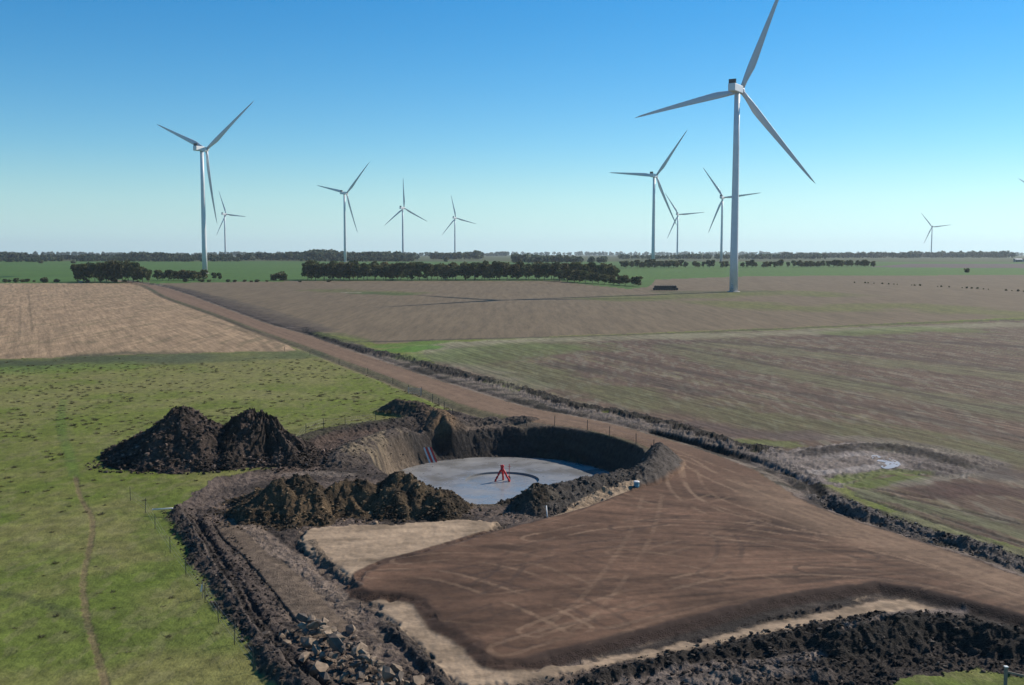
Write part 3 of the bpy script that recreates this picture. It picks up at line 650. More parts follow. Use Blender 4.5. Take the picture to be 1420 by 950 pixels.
def rounded_box(name, c, d, bev, mat, parent):
    bm = bmesh.new(); bmesh.ops.create_cube(bm, size=1)
    for v in bm.verts: v.co = Vector((v.co.x * d[0], v.co.y * d[1], v.co.z * d[2])) + Vector(c)
    bmesh.ops.bevel(bm, geom=bm.edges[:], offset=bev, segments=3, affect='EDGES', profile=.6)
    me = bpy.data.meshes.new(name); bm.to_mesh(me); bm.free(); me.materials.append(mat)
    o = bpy.data.objects.new(name, me); COL.objects.link(o); o.parent = parent; return o
def make_turbine():
    root = empty('wind_turbine', (0, 0, 0)); root.empty_display_size = 5
    b = MB(); b.lathe([(3.6, -.6), (3.6, .25), (3.1, .45)], 28).build('plinth', M['concrete_dry'], root)
    rt = lambda z: 2.35 + (1.5 - 2.35) * (z / HUB)
    tw = MB().lathe([(rt(z), z) for z in (.4, 24, 50, 80, HUB - 2.0)], 40).build('tower', M['tower'], root, True)
    for z in (24, 50, 80): MB().lathe([(rt(z) + .01, z - .09), (rt(z) + .035, z - .08), (rt(z) + .035, z + .08), (rt(z) + .01, z + .09)], 40).build('flange', M['tower'], tw)
    MB().box((0, -2.36, 3.4), (.95, .12, 2.1)).build('door', M['steel'], tw)
    MB().box((0, -2.9, 1.9), (1.6, 1.4, .12)).box((-.5, -3.4, .9), (.12, 1.6, .12), Matrix.Rotation(.6, 3, 'X')).build('steps', M['steel'], tw)
    nac = rounded_box('nacelle', (0, -2.6, HUB), (4.1, 12.8, 4.2), .55, M['tower'], root)
    MB().box((0, -7.6, HUB + 3.25), (4.0, .9, 2.3)).box((-1.6, -7.1, HUB + 2.4), (.25, 1.6, .8)).box((1.6, -7.1, HUB + 2.4), (.25, 1.6, .8)).build('cooler', M['cooler'], nac)
    for sx in (-.8, .8): MB().tube([(sx, -5.5, HUB + 2), (sx, -5.5, HUB + 4.2)], .06, 6).build('wind_vane', M['steel'], nac)
    h = MB().lathe([(.4, 2.6), (1.3, 2.1), (1.9, 1.0), (2.05, 0), (2.0, -1.6), (1.7, -1.75)], 24).build('hub', M['tower'], root, True)
    h.rotation_euler = (-math.pi / 2, 0, 0); h.location = (0, 5.9, HUB)
    for k in range(3):
        o = bpy.data.objects.new('blade', BLADE_ME); COL.objects.link(o); o.parent = root
    return root
def pose_turbine(root, x, y, z, az, phase):
    root.location = (x, y, z); root.rotation_euler = (0, 0, -R(az)); k = 0
    for ch in root.children:
        if ch.name.startswith('blade'):
            # blade axis swings in the rotor plane (local x-z), seen from behind
            ph = R(phase + 120 * k); k += 1
            ch.matrix_local = Matrix.Translation((0, 5.9, HUB)) @ Matrix.Rotation(ph, 4, 'Y')
def at_depth(px, dist, z=0.0):
    return ((px - CX) / FPX * (dist * math.cos(PITCH) + 2.0), dist)
TURB = [(1017, 568, 21.5, 33, 'tallest and nearest wind turbine, standing on the brown field at right', 31),
        (284.5, 922, 53, 26, 'large wind turbine rising behind the small trees at the left end of the road', 0),
        (905.5, 1262, 36, 33, 'wind turbine left of the nearest one, its foot among a row of small trees', 0),
        (479, 1660, 43, 30, 'wind turbine standing behind the left part of the long tree row', 0),
        (1000, 1790, 84, 30, 'wind turbine partly crossed by the tower of the nearest turbine', 0),
        (559, 2230, -3.5, 30, 'distant wind turbine with one blade straight up above the dark tree belt', 0),
        (939, 2590, 86, 26, 'small distant wind turbine overlapped by a blade of the turbine to its left', 0),
        (313, 2600, -24, 30, 'small distant wind turbine just right of the large left one', 0),
        (631, 2860, -15, 28, 'smallest distant wind turbine in the middle, right of the one with an upright blade', 0),
        (1291, 3780, 83, 18, 'lone faraway wind turbine on the right side of the horizon', 0),
        (1452, 1850, -53, 28, 'wind turbine at the right picture edge with just a blade tip showing', 0)]
T0 = make_turbine(); TOBJ = []
for k, (px, d, ph, az, lab, _) in enumerate(TURB):
    t = T0 if k == 0 else copy_tree(T0)
    x, y = at_depth(px, d); pose_turbine(t, x, y, float(base_z(x, y)), az, ph)
    tag(t, lab, 'wind turbine', 'wind turbines spread over the plain'); TOBJ.append((x, y))

# ------------------------------------------------------------------ concrete base in the pit
def mat_slab():
    m, n, l, b = new_mat('wet_blinding_concrete'); geo = n.new('ShaderNodeNewGeometry')
    a = n.new('ShaderNodeTexNoise'); a.inputs['Scale'].default_value = .28; a.inputs['Detail'].default_value = 5
    c = n.new('ShaderNodeTexNoise'); c.inputs['Scale'].default_value = 1.7; c.inputs['Detail'].default_value = 5
    l.new(geo.outputs['Position'], a.inputs[0]); l.new(geo.outputs['Position'], c.inputs[0])
    cr = n.new('ShaderNodeValToRGB'); cr.color_ramp.elements[0].position = .3; cr.color_ramp.elements[0].color = (.165, .165, .160, 1); cr.color_ramp.elements[1].position = .72; cr.color_ramp.elements[1].color = (.25, .246, .236, 1)
    mx = n.new('ShaderNodeMath'); mx.operation = 'MULTIPLY_ADD'; mx.inputs[1].default_value = .35; l.new(c.outputs[0], mx.inputs[0]); l.new(a.outputs[0], mx.inputs[2])
    sb = n.new('ShaderNodeMath'); sb.operation = 'SUBTRACT'; sb.inputs[1].default_value = .17; l.new(mx.outputs[0], sb.inputs[0])
    l.new(sb.outputs[0], cr.inputs[0]); l.new(cr.outputs[0], b.inputs['Base Color'])
    mr = n.new('ShaderNodeMapRange'); mr.inputs[1].default_value = .35; mr.inputs[2].default_value = .65; mr.inputs[3].default_value = .12; mr.inputs[4].default_value = .45
    l.new(a.outputs[0], mr.inputs[0]); l.new(mr.outputs[0], b.inputs['Roughness']); b.inputs['IOR'].default_value = 1.4
    return m
M['slab'] = mat_slab()
root = empty('concrete_base', (SLABC[0], SLABC[1], PITZ))
prof = [(4.55, 0), (4.62, .0), (SLABR - .2, .0), (SLABR + .6, -.05), (SLABR + .6, -.5), (4.55, -.5)]
V = []; F = []; n = 72
for r_, z_ in prof:
    for k in range(n):
        a = 2 * math.pi * k / n; rr = r_ * (1 + (.012 * math.sin(3 * a + 1) + .01 * math.sin(7 * a) if r_ > 10 else 0)); V.append((rr * math.cos(a), rr * math.sin(a), z_))
for i in range(len(prof)):
    j = (i + 1) % len(prof)
    for k in range(n): F.append((i * n + k, i * n + (k + 1) % n, j * n + (k + 1) % n, j * n + k))
obj_from('slab', V, F, M['slab'], root)
MB().lathe([(4.54, -.5), (4.54, -.24)], 72).build('recess_floor', M['slab'], root)
tag(root, 'round wet grey concrete base with a circular recess in the bottom of the pit', 'foundation')
# red conduits tied upright at the centre
M['red'] = mat_plain('red_plastic', (.62, .025, .03), .45, .15, 5)
M['darksteel'] = mat_plain('dark_rod', (.05, .035, .035), .6, .2, 5)
M['white'] = mat_plain('white_plastic', (.62, .62, .60), .5, .08, 4)
cz = PITZ - .24
root = empty('conduit_bundle', (SLABC[0], SLABC[1], cz))
for (ax, ay, tx, ty) in ((-.78, -.1, -.07, 0), (.80, -.22, .07, -.03), (.1, .7, 0, .07)):
    pts = [(ax * 1.1, ay * 1.1, .02), (ax, ay, .28), (ax * .72, ay * .72, .66), (ax * .3 + tx, ay * .3 + ty, 1.2), (tx, ty, 1.62), (tx * 1.8, ty * 1.8, 2.05)]
    MB().tube([tuple(p) for p in catmull(pts, 4)], .13, 8).build('conduit', M['red'], root, True)
MB().tube([(0, 0, 1.3), (0, 0, 1.62)], .2, 12).build('tie_band', M['red'], root, True)
tag(root, 'red splayed conduits tied together upright in the middle of the wet concrete base', 'conduits')
root = empty('rebar_marker', (SLABC[0] + .85, SLABC[1] + .35, cz))
MB().tube([(0, 0, 0), (.02, 0, 2.1)], .035, 6).build('rod', M['red'], root)
MB().lathe([(.16, 0), (.17, .5), (.1, .62)], 10).build('sleeve', M['darksteel'], root)
MB().box((0, 0, 1.75), (.42, .03, .05)).build('cross_bar', M['red'], root)
tag(root, 'thin red rod with dark sleeve standing right of the red conduits', 'marker rod')

# ------------------------------------------------------------------ spoil heaps
def rock_me(name, seed, mat, npt=16, flat=(1, .8, .7)):
    rd = random.Random(seed); bm = bmesh.new()
    for _ in range(npt):
        v = Vector((rd.gauss(0, 1), rd.gauss(0, 1), rd.gauss(0, 1))).normalized() * rd.uniform(.82, 1.05)
        bm.verts.new((v.x * flat[0], v.y * flat[1], v.z * flat[2]))
    bmesh.ops.convex_hull(bm, input=bm.verts[:]); bmesh.ops.delete(bm, geom=[v for v in bm.verts if not v.link_faces], context='VERTS')
    bmesh.ops.recalc_face_normals(bm, faces=bm.faces[:])
    me = bpy.data.meshes.new(name); bm.to_mesh(me); bm.free()
    if mat: me.materials.append(mat)
    return me
def me_arrays(me):
    V = np.empty(len(me.vertices) * 3, np.float32); me.vertices.foreach_get('co', V); V = V.reshape(-1, 3)
    me.calc_loop_triangles(); T = np.empty(len(me.loop_triangles) * 3, np.int32); me.loop_triangles.foreach_get('vertices', T); return V, T.reshape(-1, 3)
CLODS = [me_arrays(rock_me('clod', 50 + k, None, 9)) for k in range(6)]
def clod_mesh(name, pts, sizes, cols, mat):
    Vs = []; Fs = []; Cs = []; k = 0
    for (p, s_, c) in zip(pts, sizes, cols):
        V, T = CLODS[random.randrange(6)]; a = random.uniform(0, 6.28); ca, sa = math.cos(a), math.sin(a)
        W = np.stack([V[:, 0] * ca - V[:, 1] * sa, V[:, 0] * sa + V[:, 1] * ca, V[:, 2] * .8], 1) * s_ + np.array(p)
        Vs.append(W); Fs.append(T + k); Cs.append(np.repeat(np.array(c)[None], len(V), 0)); k += len(V)
    return build_mesh(name, np.vstack(Vs), np.vstack(Fs), np.vstack(Cs), mat, False)
def heap(name, cones, dark, light, seed, label, cell=.16, nclod=700, cs=(.07, .3), grooves=0.0, zoff=0.0):
    """a tipped heap: cones (x, y, height, radius) merged, standing on the ground"""
    cs_ = np.array(cones); x0, y0 = (cs_[:, 0] - cs_[:, 3]).min() - 1, (cs_[:, 1] - cs_[:, 3]).min() - 1; x1_, y1_ = (cs_[:, 0] + cs_[:, 3]).max() + 1, (cs_[:, 1] + cs_[:, 3]).max() + 1
    gx = np.arange(x0, x1_, cell); gy = np.arange(y0, y1_, cell); A, B = np.meshgrid(gx, gy); x, y = A.ravel(), B.ravel()
    g = ground_z(x, y)
    h = np.full(x.shape, -9.)
    wx = x + (fbm(x / 3, y / 3, seed) - .5) * 2.0; wy = y + (fbm(x / 3 + 7, y / 3, seed + 1) - .5) * 2.0
    for (cx, cy, H, rad) in cones:
        r = np.hypot(wx - cx, wy - cy); an = np.arctan2(wy - cy, wx - cx)
        rr = rad * (1 + .14 * np.sin(3 * an + cx) + .1 * np.sin(5 * an + cy))
        k = 1 - r / rr; k = H * (np.where(k > 0, .25 * np.maximum(k, 0) ** 2 + .80 * k, k)); k = np.where(k > H * .86, H * .86 + (k - H * .86) * .45, k)
        if grooves: k = k + grooves * (fbm(an * 5 + cx, r * .05, seed + 3) - .5) * np.clip(k / H * 3, 0, 1)
        h = np.maximum(h, k) 
    act = np.clip(h / .6, 0, 1)
    rg = 1 - np.abs(2 * fbm(x / .8, y / .8, seed + 5, 3) - 1)
    h = h + act * ((rg - .7) * .3 + (fbm(x / .4, y / .4, seed + 6, 2) - .5) * .42 + (fbm(x / 2.2, y / 2.2, seed + 9, 2) - .5) * .6)
    Zh = np.minimum(g, base_z(x, y)) * 0 + g + np.where(h > 0, h, h * .5) - .02 + zoff
    t = sstep(.35, .68, .6 * fbm(x / 2.4, y / 2.4, seed + 2) + .4 * fbm(x / .6, y / .6, seed + 7))[:, None]
    Cc = (np.array(dark) * (1 - t) + np.array(light) * t) * (.7 + .6 * fbm(x / .3, y / .3, seed + 8, 2))[:, None]
    nr_, nc_ = A.shape; ii = (np.arange(nr_ - 1)[:, None] * nc_ + np.arange(nc_ - 1)[None, :]).ravel(); q = np.stack([ii, ii + 1, ii + nc_ + 1, ii + nc_], 1)
    kp = (h > -.5)[q].any(1); u, inv = np.unique(q[kp].ravel(), return_inverse=True)
    cx, cy = cs_[:, 0].mean(), cs_[:, 1].mean(); gz = float(ground_z(cx, cy)[0])
    root = empty(name, (cx, cy, gz)); off = np.array([cx, cy, gz])
    o = build_mesh('soil_body', np.stack([x, y, Zh], 1)[u] - off, inv.reshape(-1, 4), Cc[u], M['soil'], False); o.parent = root
    w = np.where(h > .1, .7 + (h < 1.0) * 1.0, 0) + np.where((h > -1.0) & (h <= .1), .35, 0); pick = rng.choice(len(x), nclod, p=w / w.sum())
    sz = cs[0] * .7 + (cs[1] - cs[0]) * rng.random(nclod) ** 4
    zz = np.where(h[pick] > 0, Zh[pick], g[pick])
    cl = Cc[pick] * (.9 + .9 * rng.random((nclod, 1))) * (1 + 1.4 * (rng.random((nclod, 1)) > .86))
    c_ = clod_mesh('clods', np.stack([x[pick], y[pick], zz + sz * .3], 1) - off, sz, cl, M['soil']); c_.parent = root; c_['kind'] = 'stuff'
    tag(root, label, 'soil heap'); return root
BK = (.028, .023, .020); BN = (.092, .068, .055)
heap('soil_heap', [(-38.9, 118.5, 6.5, 8.6), (-36.2, 117.4, 4.4, 6.8), (-41.5, 118.0, 3.6, 6.4), (-37.6, 115.6, 3.0, 5.2)], BK, BN, 1, 'larger dark topsoil heap with a sharp peak, on green pasture left of the pit', nclod=5200, cs=(.09, .42), grooves=.9)
heap('soil_heap', [(-31.2, 119.0, 5.3, 7.0), (-29.4, 118.4, 4.9, 6.6), (-27.4, 117.6, 3.2, 5.4), (-31.6, 116.6, 3.2, 4.8)], BK, BN, 4, 'rounder dark topsoil heap with vertical grooves, right beside the sharp peaked one', nclod=3600, cs=(.09, .4), grooves=2.4)
BN2 = (.125, .086, .050); BK2 = (.040, .031, .022)
heap('spoil_heap', [(-21.4, 93.2, 3.5, 4.9), (-19.8, 94.0, 3.7, 4.8), (-24.2, 95.4, 2.0, 3.8), (-20.4, 91.6, 2.0, 3.4)], BK2, BN2, 7, 'left clay spoil heap of the three in front of the pit', nclod=2400)
heap('spoil_heap', [(-16.4, 95.2, 3.0, 4.2), (-14.8, 95.8, 2.9, 4.0), (-15.4, 93.6, 1.8, 2.9)], BK2, BN2, 10, 'middle clay spoil heap with flat top between the other two before the pit', nclod=1500)
heap('spoil_heap', [(-11.4, 96.6, 3.7, 4.8), (-9.6, 95.6, 2.9, 4.2), (-7.2, 94.6, 1.9, 3.4), (-11.0, 93.9, 2.0, 3.0)], BK2, (.125, .088, .052), 12, 'right clay spoil heap of the three, its sunny side sloping to the concrete', nclod=2400)
heap('spoil_heap', [(1.9, 96.0, .45, 2.4), (.4, 98.0, .5, 1.9)], BK2, (.10, .085, .068), 15, 'small rough earth mound at the front end of the pit bund', nclod=400, cell=.13)

# ------------------------------------------------------------------ trees
def mat_leaf(name, col, var=.35):
    m, n, l, b = new_mat(name)
    at = n.new('ShaderNodeAttribute'); at.attribute_name = 'Col'
    oi = n.new('ShaderNodeObjectInfo'); mr = n.new('ShaderNodeMapRange'); mr.inputs[3].default_value = 1.25 - var; mr.inputs[4].default_value = 1.25 + var; l.new(oi.outputs['Random'], mr.inputs[0])
    mul = n.new('ShaderNodeVectorMath'); mul.operation = 'SCALE'; l.new(at.outputs['Color'], mul.inputs[0]); l.new(mr.outputs[0], mul.inputs['Scale'])
    l.new(mul.outputs[0], b.inputs['Base Color']); b.inputs['Roughness'].default_value = .7; b.inputs['Specular IOR Level'].default_value = .2
    tr = n.new('ShaderNodeBsdfTranslucent'); l.new(mul.outputs[0], tr.inputs[0]); ms = n.new('ShaderNodeMixShader'); ms.inputs[0].default_value = .35
    out = n['Material Output']; l.new(b.outputs[0], ms.inputs[1]); l.new(tr.outputs[0], ms.inputs[2]); l.new(ms.outputs[0], out.inputs[0])
    return m
M['leaf'] = mat_leaf('windbreak_foliage', None); M['bark'] = mat_plain('grey_bark', (.12, .10, .085), .9, .25, 2)
M['weed'] = mat_leaf('weed_leaves', None, .3)
def leaf_quads(P, S, rg, up=.25):
    """one randomly turned four-cornered leaf clump per point"""
    n = len(P); a = rg.normal(size=(n, 3)); a /= np.linalg.norm(a, axis=1)[:, None]; b = rg.normal(size=(n, 3)); b[:, 2] += up
    b -= (b * a).sum(1)[:, None] * a; b /= np.linalg.norm(b, axis=1)[:, None]
    S = S[:, None]; V = np.stack([P - a * S - b * S * .6, P + a * S * .8 - b * S * .8, P + a * S + b * S * .6, P - a * S * .7 + b * S * .9], 1).reshape(-1, 3)
    return V, np.arange(n * 4).reshape(-1, 4)
def crown_points(rg, n, h, rad, lo, lobes):
    C = []
    for k in range(lobes):
        t = rg.uniform(lo + .1, .9); r = rad * (1 - ((t - .55) / .75) ** 2) * rg.uniform(.25, .75); a = rg.uniform(0, 6.28)
        C.append((r * math.cos(a), r * math.sin(a), t * h, rad * rg.uniform(.32, .55)))
    C.append((0, 0, .8 * h, rad * .5)); C = np.array(C)
    k = rg.integers(0, len(C), n); d = rg.normal(size=(n, 3)); d /= np.linalg.norm(d, axis=1)[:, None]
    rr = C[k, 3] * rg.uniform(.5, 1.05, n) ** .6
    P = C[k, :3] + d * rr[:, None] * np.array([1, 1, .85]); P[:, 2] = np.clip(P[:, 2], lo * h * .7, h); return P, k, len(C)
def make_tree_meshes(seed, h, rad, lo, n, size, col, trunkr):
    rg = np.random.default_rng(seed); P, k, nl = crown_points(rg, n, h, rad, lo, 13)
    V, Q = leaf_quads(P, size * rg.uniform(.6, 1.3, n), rg)
    lc = (.7 + .6 * rg.random(nl))[k] * (.75 + .5 * rg.random(n)); warm = rg.random(nl)[k]
    c = np.array(col)[None] * lc[:, None]; c[:, 0] *= 1 + .22 * (warm > .6)
    cm = build_mesh('crown', V, Q, np.repeat(c, 4, 0), M['leaf'], False); me_c = cm.data; bpy.data.objects.remove(cm)
    b = MB(); b.tube([(0, 0, -.3), (.05, 0, h * .2), (.1, .05, h * .45), (.05, .1, h * .75)], [trunkr, trunkr * .8, trunkr * .5, trunkr * .15], 7)
    for j in range(5):
        a = j * 1.256 + rg.uniform(-.4, .4); z0 = h * rg.uniform(.2, .5); b.tube([(0, 0, z0), (math.cos(a) * rad * .35, math.sin(a) * rad * .35, z0 + h * .13), (math.cos(a) * rad * .7, math.sin(a) * rad * .7, z0 + h * .25)], [trunkr * .45, trunkr * .3, trunkr * .1], 5)
    tm = b.build('trunk', M['bark']); me_t = tm.data; bpy.data.objects.remove(tm)
    return me_c, me_t
GREENC = (.060, .075, .030)
TV = [make_tree_meshes(100 + k, 12.5, r_, lo, 950, .62, c, .28) for k, (r_, lo, c) in enumerate([(5.0, .12, GREENC), (5.4, .1, (.066, .076, .030)), (4.6, .16, (.050, .068, .027)), (5.4, .14, (.074, .076, .032)), (4.8, .06, (.052, .062, .026)), (5.8, .12, (.062, .076, .032))])]
BV = [make_tree_meshes(200 + k, 5.0, 3.2, .04, 320, .5, (.052, .064, .027), .14) for k in range(3)]
ROWS = {}
def ordinal(k): return str(k) + ('th' if 10 < k % 100 < 14 else {1: 'st', 2: 'nd', 3: 'rd'}.get(k % 10, 'th'))
def plant_tree(px, dist, h, label, group, var=None, kind='tree', sx=1.0, rz=None):
    x, y = at_depth(px, dist); z = float(base_z(x, y))
    t = empty(kind, (x, y, z), rng.uniform(0, 6.28)); bank, hh = (BV, 5.0) if kind == 'bush' else (TV, 12.5)
    mc, mt = bank[(var if var is not None else int(rng.integers(0, 99))) % len(bank)]; s_ = h / hh; t.scale = (s_ * sx, s_ * sx, s_)
    for nm, me in (('trunk', mt), ('crown', mc)):
        o = bpy.data.objects.new(nm, me); COL.objects.link(o); o.parent = t
    tag(t, label, 'bush' if kind == 'bush' else 'tree', group); ROWS.setdefault(label, []).append((px, t)); return t
G1 = 'windbreak trees in the long row behind the brown field'
x = 427.0
while x < 848:
    plant_tree(x, 742 + rng.uniform(-4, 4) + (x - 427) * .03, rng.uniform(11.2, 13.4), 'dense tree in the front line of the long windbreak', G1); x += rng.uniform(10.5, 15)
x = 432.0
while x < 832:
    plant_tree(x, 760 + rng.uniform(-5, 5) + (x - 427) * .03, rng.uniform(11.5, 14), 'dense tree in the back line of the long windbreak', G1, sx=1.05); x += rng.uniform(13, 19)
for x in np.arange(776, 892, 9.0):
    f = (x - 776) / 115; plant_tree(x + rng.uniform(-3, 3), 725 - 88 * f, rng.uniform(7.5, 9.3) - 2.2 * f, 'lower green tree at the right end of the windbreak row', 'low trees at the end of the windbreak', sx=1.3)
plant_tree(854, 760, 8.6, 'single round tree standing just past the right end of the tall row', None, 2)
for x, d, h in [(108, 716, 12), (116, 705, 12.5), (124, 722, 13.5), (132, 706, 13), (140, 700, 13.5), (148, 716, 14), (156, 703, 14.8), (163, 722, 15), (170, 706, 14), (178, 712, 15.3), (185, 700, 13.5), (191, 716, 12.5), (198, 704, 11), (206, 708, 8.5)]:
    plant_tree(x, d, h, 'tall tree in the clump at the stubble field corner', 'tree clump beside the road end', sx=.95)
for x in (219, 226, 234, 241, 248, 255, 262, 269, 276, 283, 297, 304):
    plant_tree(x, 745 + rng.uniform(-8, 8), rng.uniform(5.5, 9.0) if x < 290 else 5.5, 'small tree before the large left turbine', 'small trees below the left turbine', sx=1.15)
for x, d, h, lab in [(381, 742, 4.6, 'left of two low bushes on the field edge before the long tree row'), (390, 742, 6.2, 'right and taller of two low bushes on the field edge'),
                     (57, 1500, 5, 'dark round bush in the far green field at left edge'), (102, 1500, 5, 'dark round bush in the far green field above the tree clump'),
                     (618, 1690, 7, 'lone dark bush in the green field behind the windbreak'), (1341, 960, 4, 'lone small bush on the green strip at far right'),
                     (62, 700, 3.6, 'wide dark bush on the upper edge of the stubble field'), (22, 700, 3.0, 'pale low bush on the stubble field edge at left'), (8, 700, 2.4, 'low bush at the left picture edge above the stubble field')]:
    plant_tree(x, d, h, lab, None, kind='bush', sx=1.25)
x = 868.0
while x < 1216:
    if not (1008 < x < 1026 or rng.random() < .12):
        plant_tree(x, 1150 + rng.uniform(-15, 15) + (x - 860) * .25, rng.uniform(6.0, 9.5), 'small tree in the far row beyond the green strip', 'far row of small trees', sx=rng.uniform(1, 1.4))
    x += rng.uniform(4.5, 8)
x = 862.0
while x < 950:
    plant_tree(x, 1215 + rng.uniform(-15, 15), rng.uniform(6.5, 10), 'tree round the foot of the second right turbine', 'trees at the turbine foot', sx=1.3); x += rng.uniform(6, 9)
x = 1180.0
while x < 1440:
    if rng.random() < .75:
        d_ = 700 - (x - 1180) * .55; plant_tree(x, d_, rng.uniform(.5, 1.1), 'low shrub in the broken hedge line at far right', 'hedge line shrubs', kind='bush', sx=1.3)
    x += rng.uniform(3, 9)
x = 4.0
while x < 470:       # rank growth along the field edge
    if not 205 < x < 240 and rng.random() < .6:
        plant_tree(x, 712 + rng.uniform(-4, 4), rng.uniform(.9, 2.2), 'low scrubby bush along the field edge', 'scrub on the field edge', kind='bush', sx=1.8)
    x += rng.uniform(6, 15)

for lab, row in ROWS.items():        # members of a row are told apart by their place in it
    if len(row) > 1:
        for k, (px_, t) in enumerate(sorted(row, key=lambda r_: r_[0])): t['label'] = ordinal(k + 1) + ' from left: ' + lab
def belt(name, px0, px1, dist, h, label, gap=.05, depth=30, col=(.055, .072, .045), n=40, step=4.0, hvar=.35):
    rg = np.random.default_rng(int(px0 + dist)); Vs = []; Qs = []; Cs = []; k = 0
    w = (px1 - px0) / FPX * dist; m = max(4, int(w / step)); x0, _ = at_depth(px0, dist)
    for j in range(m * 2):
        u = rg.random()
        if vn(np.array([u * w / 45.]), np.array([dist * 1.]), 3)[0] < gap * 4 - .05 and gap > .06: continue
        x = x0 + u * w; y = dist + rg.uniform(-depth, depth); hh = h * (1 - hvar * rg.random()) * (.75 + .4 * vn(np.array([x / 60.]), np.array([0.]), 7)[0]); rad = hh * .42
        P = rg.normal(size=(n, 3)); P /= np.linalg.norm(P, axis=1)[:, None]; P *= rg.uniform(.5, 1, n)[:, None] ** .5; P = P * np.array([rad, rad, hh * .42]) + np.array([x, y, float(base_z(x, y)) + hh * .56])
        V, Q = leaf_quads(P, hh * .16 * rg.uniform(.7, 1.4, n), rg); Vs.append(V); Qs.append(Q + k); k += len(V); Cs.append(np.repeat(np.array(col)[None] * (.6 + .8 * rg.random((n, 1))) * rg.uniform(.8, 1.25), 4, 0))
    o = build_mesh(name, np.vstack(Vs), np.vstack(Qs), np.vstack(Cs), M['leaf'], False); tag(o, label, 'tree belt', None, 'stuff')
belt('tree_belt', -160, 420, 1950, 14, 'long dark tree belt across the left horizon', .05, 60, step=3.6, hvar=.25)
belt('tree_belt', -160, 60, 1650, 9, 'scattered trees before the left belt', .09, 30)
belt('tree_belt', 60, 330, 1700, 9, 'open line of paddock trees in the far green field', .1, 25)
belt('tree_belt', 395, 575, 1950, 18, 'tall dark plantation behind the middle turbines', .02, 60, hvar=.2)
belt('tree_belt', 420, 572, 1720, 10, 'lower front edge of the plantation', .04, 20)
belt('tree_belt', 598, 668, 2250, 18, 'square dark wood right of the plantation', .02, 60, hvar=.2)
belt('tree_belt', 712, 842, 1580, 13, 'spaced line of far trees beyond the windbreak', .08, 12)
belt('tree_belt', 860, 1130, 2400, 12, 'blue grey belt behind the right turbines', .04, 80)
belt('tree_belt', 1090, 1260, 3000, 16, 'blue grey wood on the right horizon', .05, 90)
belt('tree_belt', 1260, 1320, 3300, 21, 'wood around the foot of the lone far turbine', .03, 60)
belt('tree_belt', 1322, 1395, 3200, 20, 'far wood at the right edge of the horizon', .03, 60)
belt('tree_belt', -160, 700, 4600, 19, 'far wooded skyline at left', .04, 200, step=11)
belt('tree_belt', 640, 1600, 6500, 26, 'faint blue wooded skyline', .05, 400, step=16, n=22)
belt('tree_belt', 1000, 1600, 4300, 15, 'hazy belt below the right skyline', .08, 200, step=11, n=24)

# ------------------------------------------------------------------ weeds and grass tussocks in the pasture
def tuft_me(seed, n, bush=False):
    rg = np.random.default_rng(seed); V = []; F = []; Cc = []; k = 0
    for j in range(n):
        a = rg.uniform(0, 6.28); r0 = rg.uniform(0, .25); L = rg.uniform(.15, .5); t = rg.uniform(.2, 1.3); w = rg.uniform(.012, .032)
        b0 = np.array([math.cos(a) * r0, math.sin(a) * r0, 0.]); d = np.array([math.cos(a) * math.cos(t), math.sin(a) * math.cos(t), math.sin(t)]); s_ = np.array([-math.sin(a), math.cos(a), 0]) * w
        V += [b0 - s_, b0 + s_, b0 + d * L * .6 + s_ * .8, b0 + d * L + np.array([0, 0, -.05]), b0 + d * L * .6 - s_ * .8]; F.append((k, k + 1, k + 2, k + 3, k + 4)); k += 5
        c = np.array((.055, .056, .026) if rg.random() > .5 else (.13, .115, .066)) * rg.uniform(.6, 1.3); Cc += [c] * 5
    return np.array(V), np.array(F), np.array(Cc)
TU = [tuft_me(300 + k, 54) for k in range(6)]
TUME = []
for V_, F_, C_ in TU:
    o = build_mesh('tuft_leaves', V_, F_, C_, M['weed'], False); TUME.append(o.data); bpy.data.objects.remove(o)
spots = []
tries = 0
while len(spots) < 1750 and tries < 60000:
    tries += 1
    yw = 57 + 175 * random.random() ** 1.0; px = random.uniform(-60, 640); xw = (px - CX) / FPX * yw
    dens = float(vn(np.array([xw / 14.]), np.array([yw / 14.]), 2)[0]) * .7 + float(vn(np.array([xw / 4.]), np.array([yw / 4.]), 5)[0]) * .4
    band = np.interp(yw, [55, 90, 115, 140, 170, 215, 235], [.2, .22, .3, .8, 1, .9, .3])
    if random.random() > band * max(0, dens - .25) * 1.6: continue
    spots.append((xw, yw))
S = np.array(spots)
bad = inside(S[:, 0], S[:, 1], BARE) | (linedist(S[:, 0], S[:, 1], ROADPOLY, True)[0] < 2.2) | inside(S[:, 0], S[:, 1], ROADPOLY) | ((np.abs(S[:, 0] + 35) < 13) & (np.abs(S[:, 1] - 118) < 9.5)) | inside(S[:, 0], S[:, 1], PLOUGH)
right_of_road = linedist(S[:, 0], S[:, 1], ROAD_R)[1] > 0
bad |= right_of_road & (S[:, 1] < 900) & (S[:, 0] > -40) & (linedist(S[:, 0], S[:, 1], ROAD_L)[1] > 0)
S = S[~bad]; SZ = ground_z(S[:, 0], S[:, 1]); SS = np.array([random.uniform(.5, 1.25) * (1.4 if random.random() < .12 else 1) * (.62 if yy_ < 100 else .8) for yy_ in S[:, 1]])
order = np.argsort(-SS / S[:, 1])[:300]; isind = np.zeros(len(S), bool); isind[order] = True
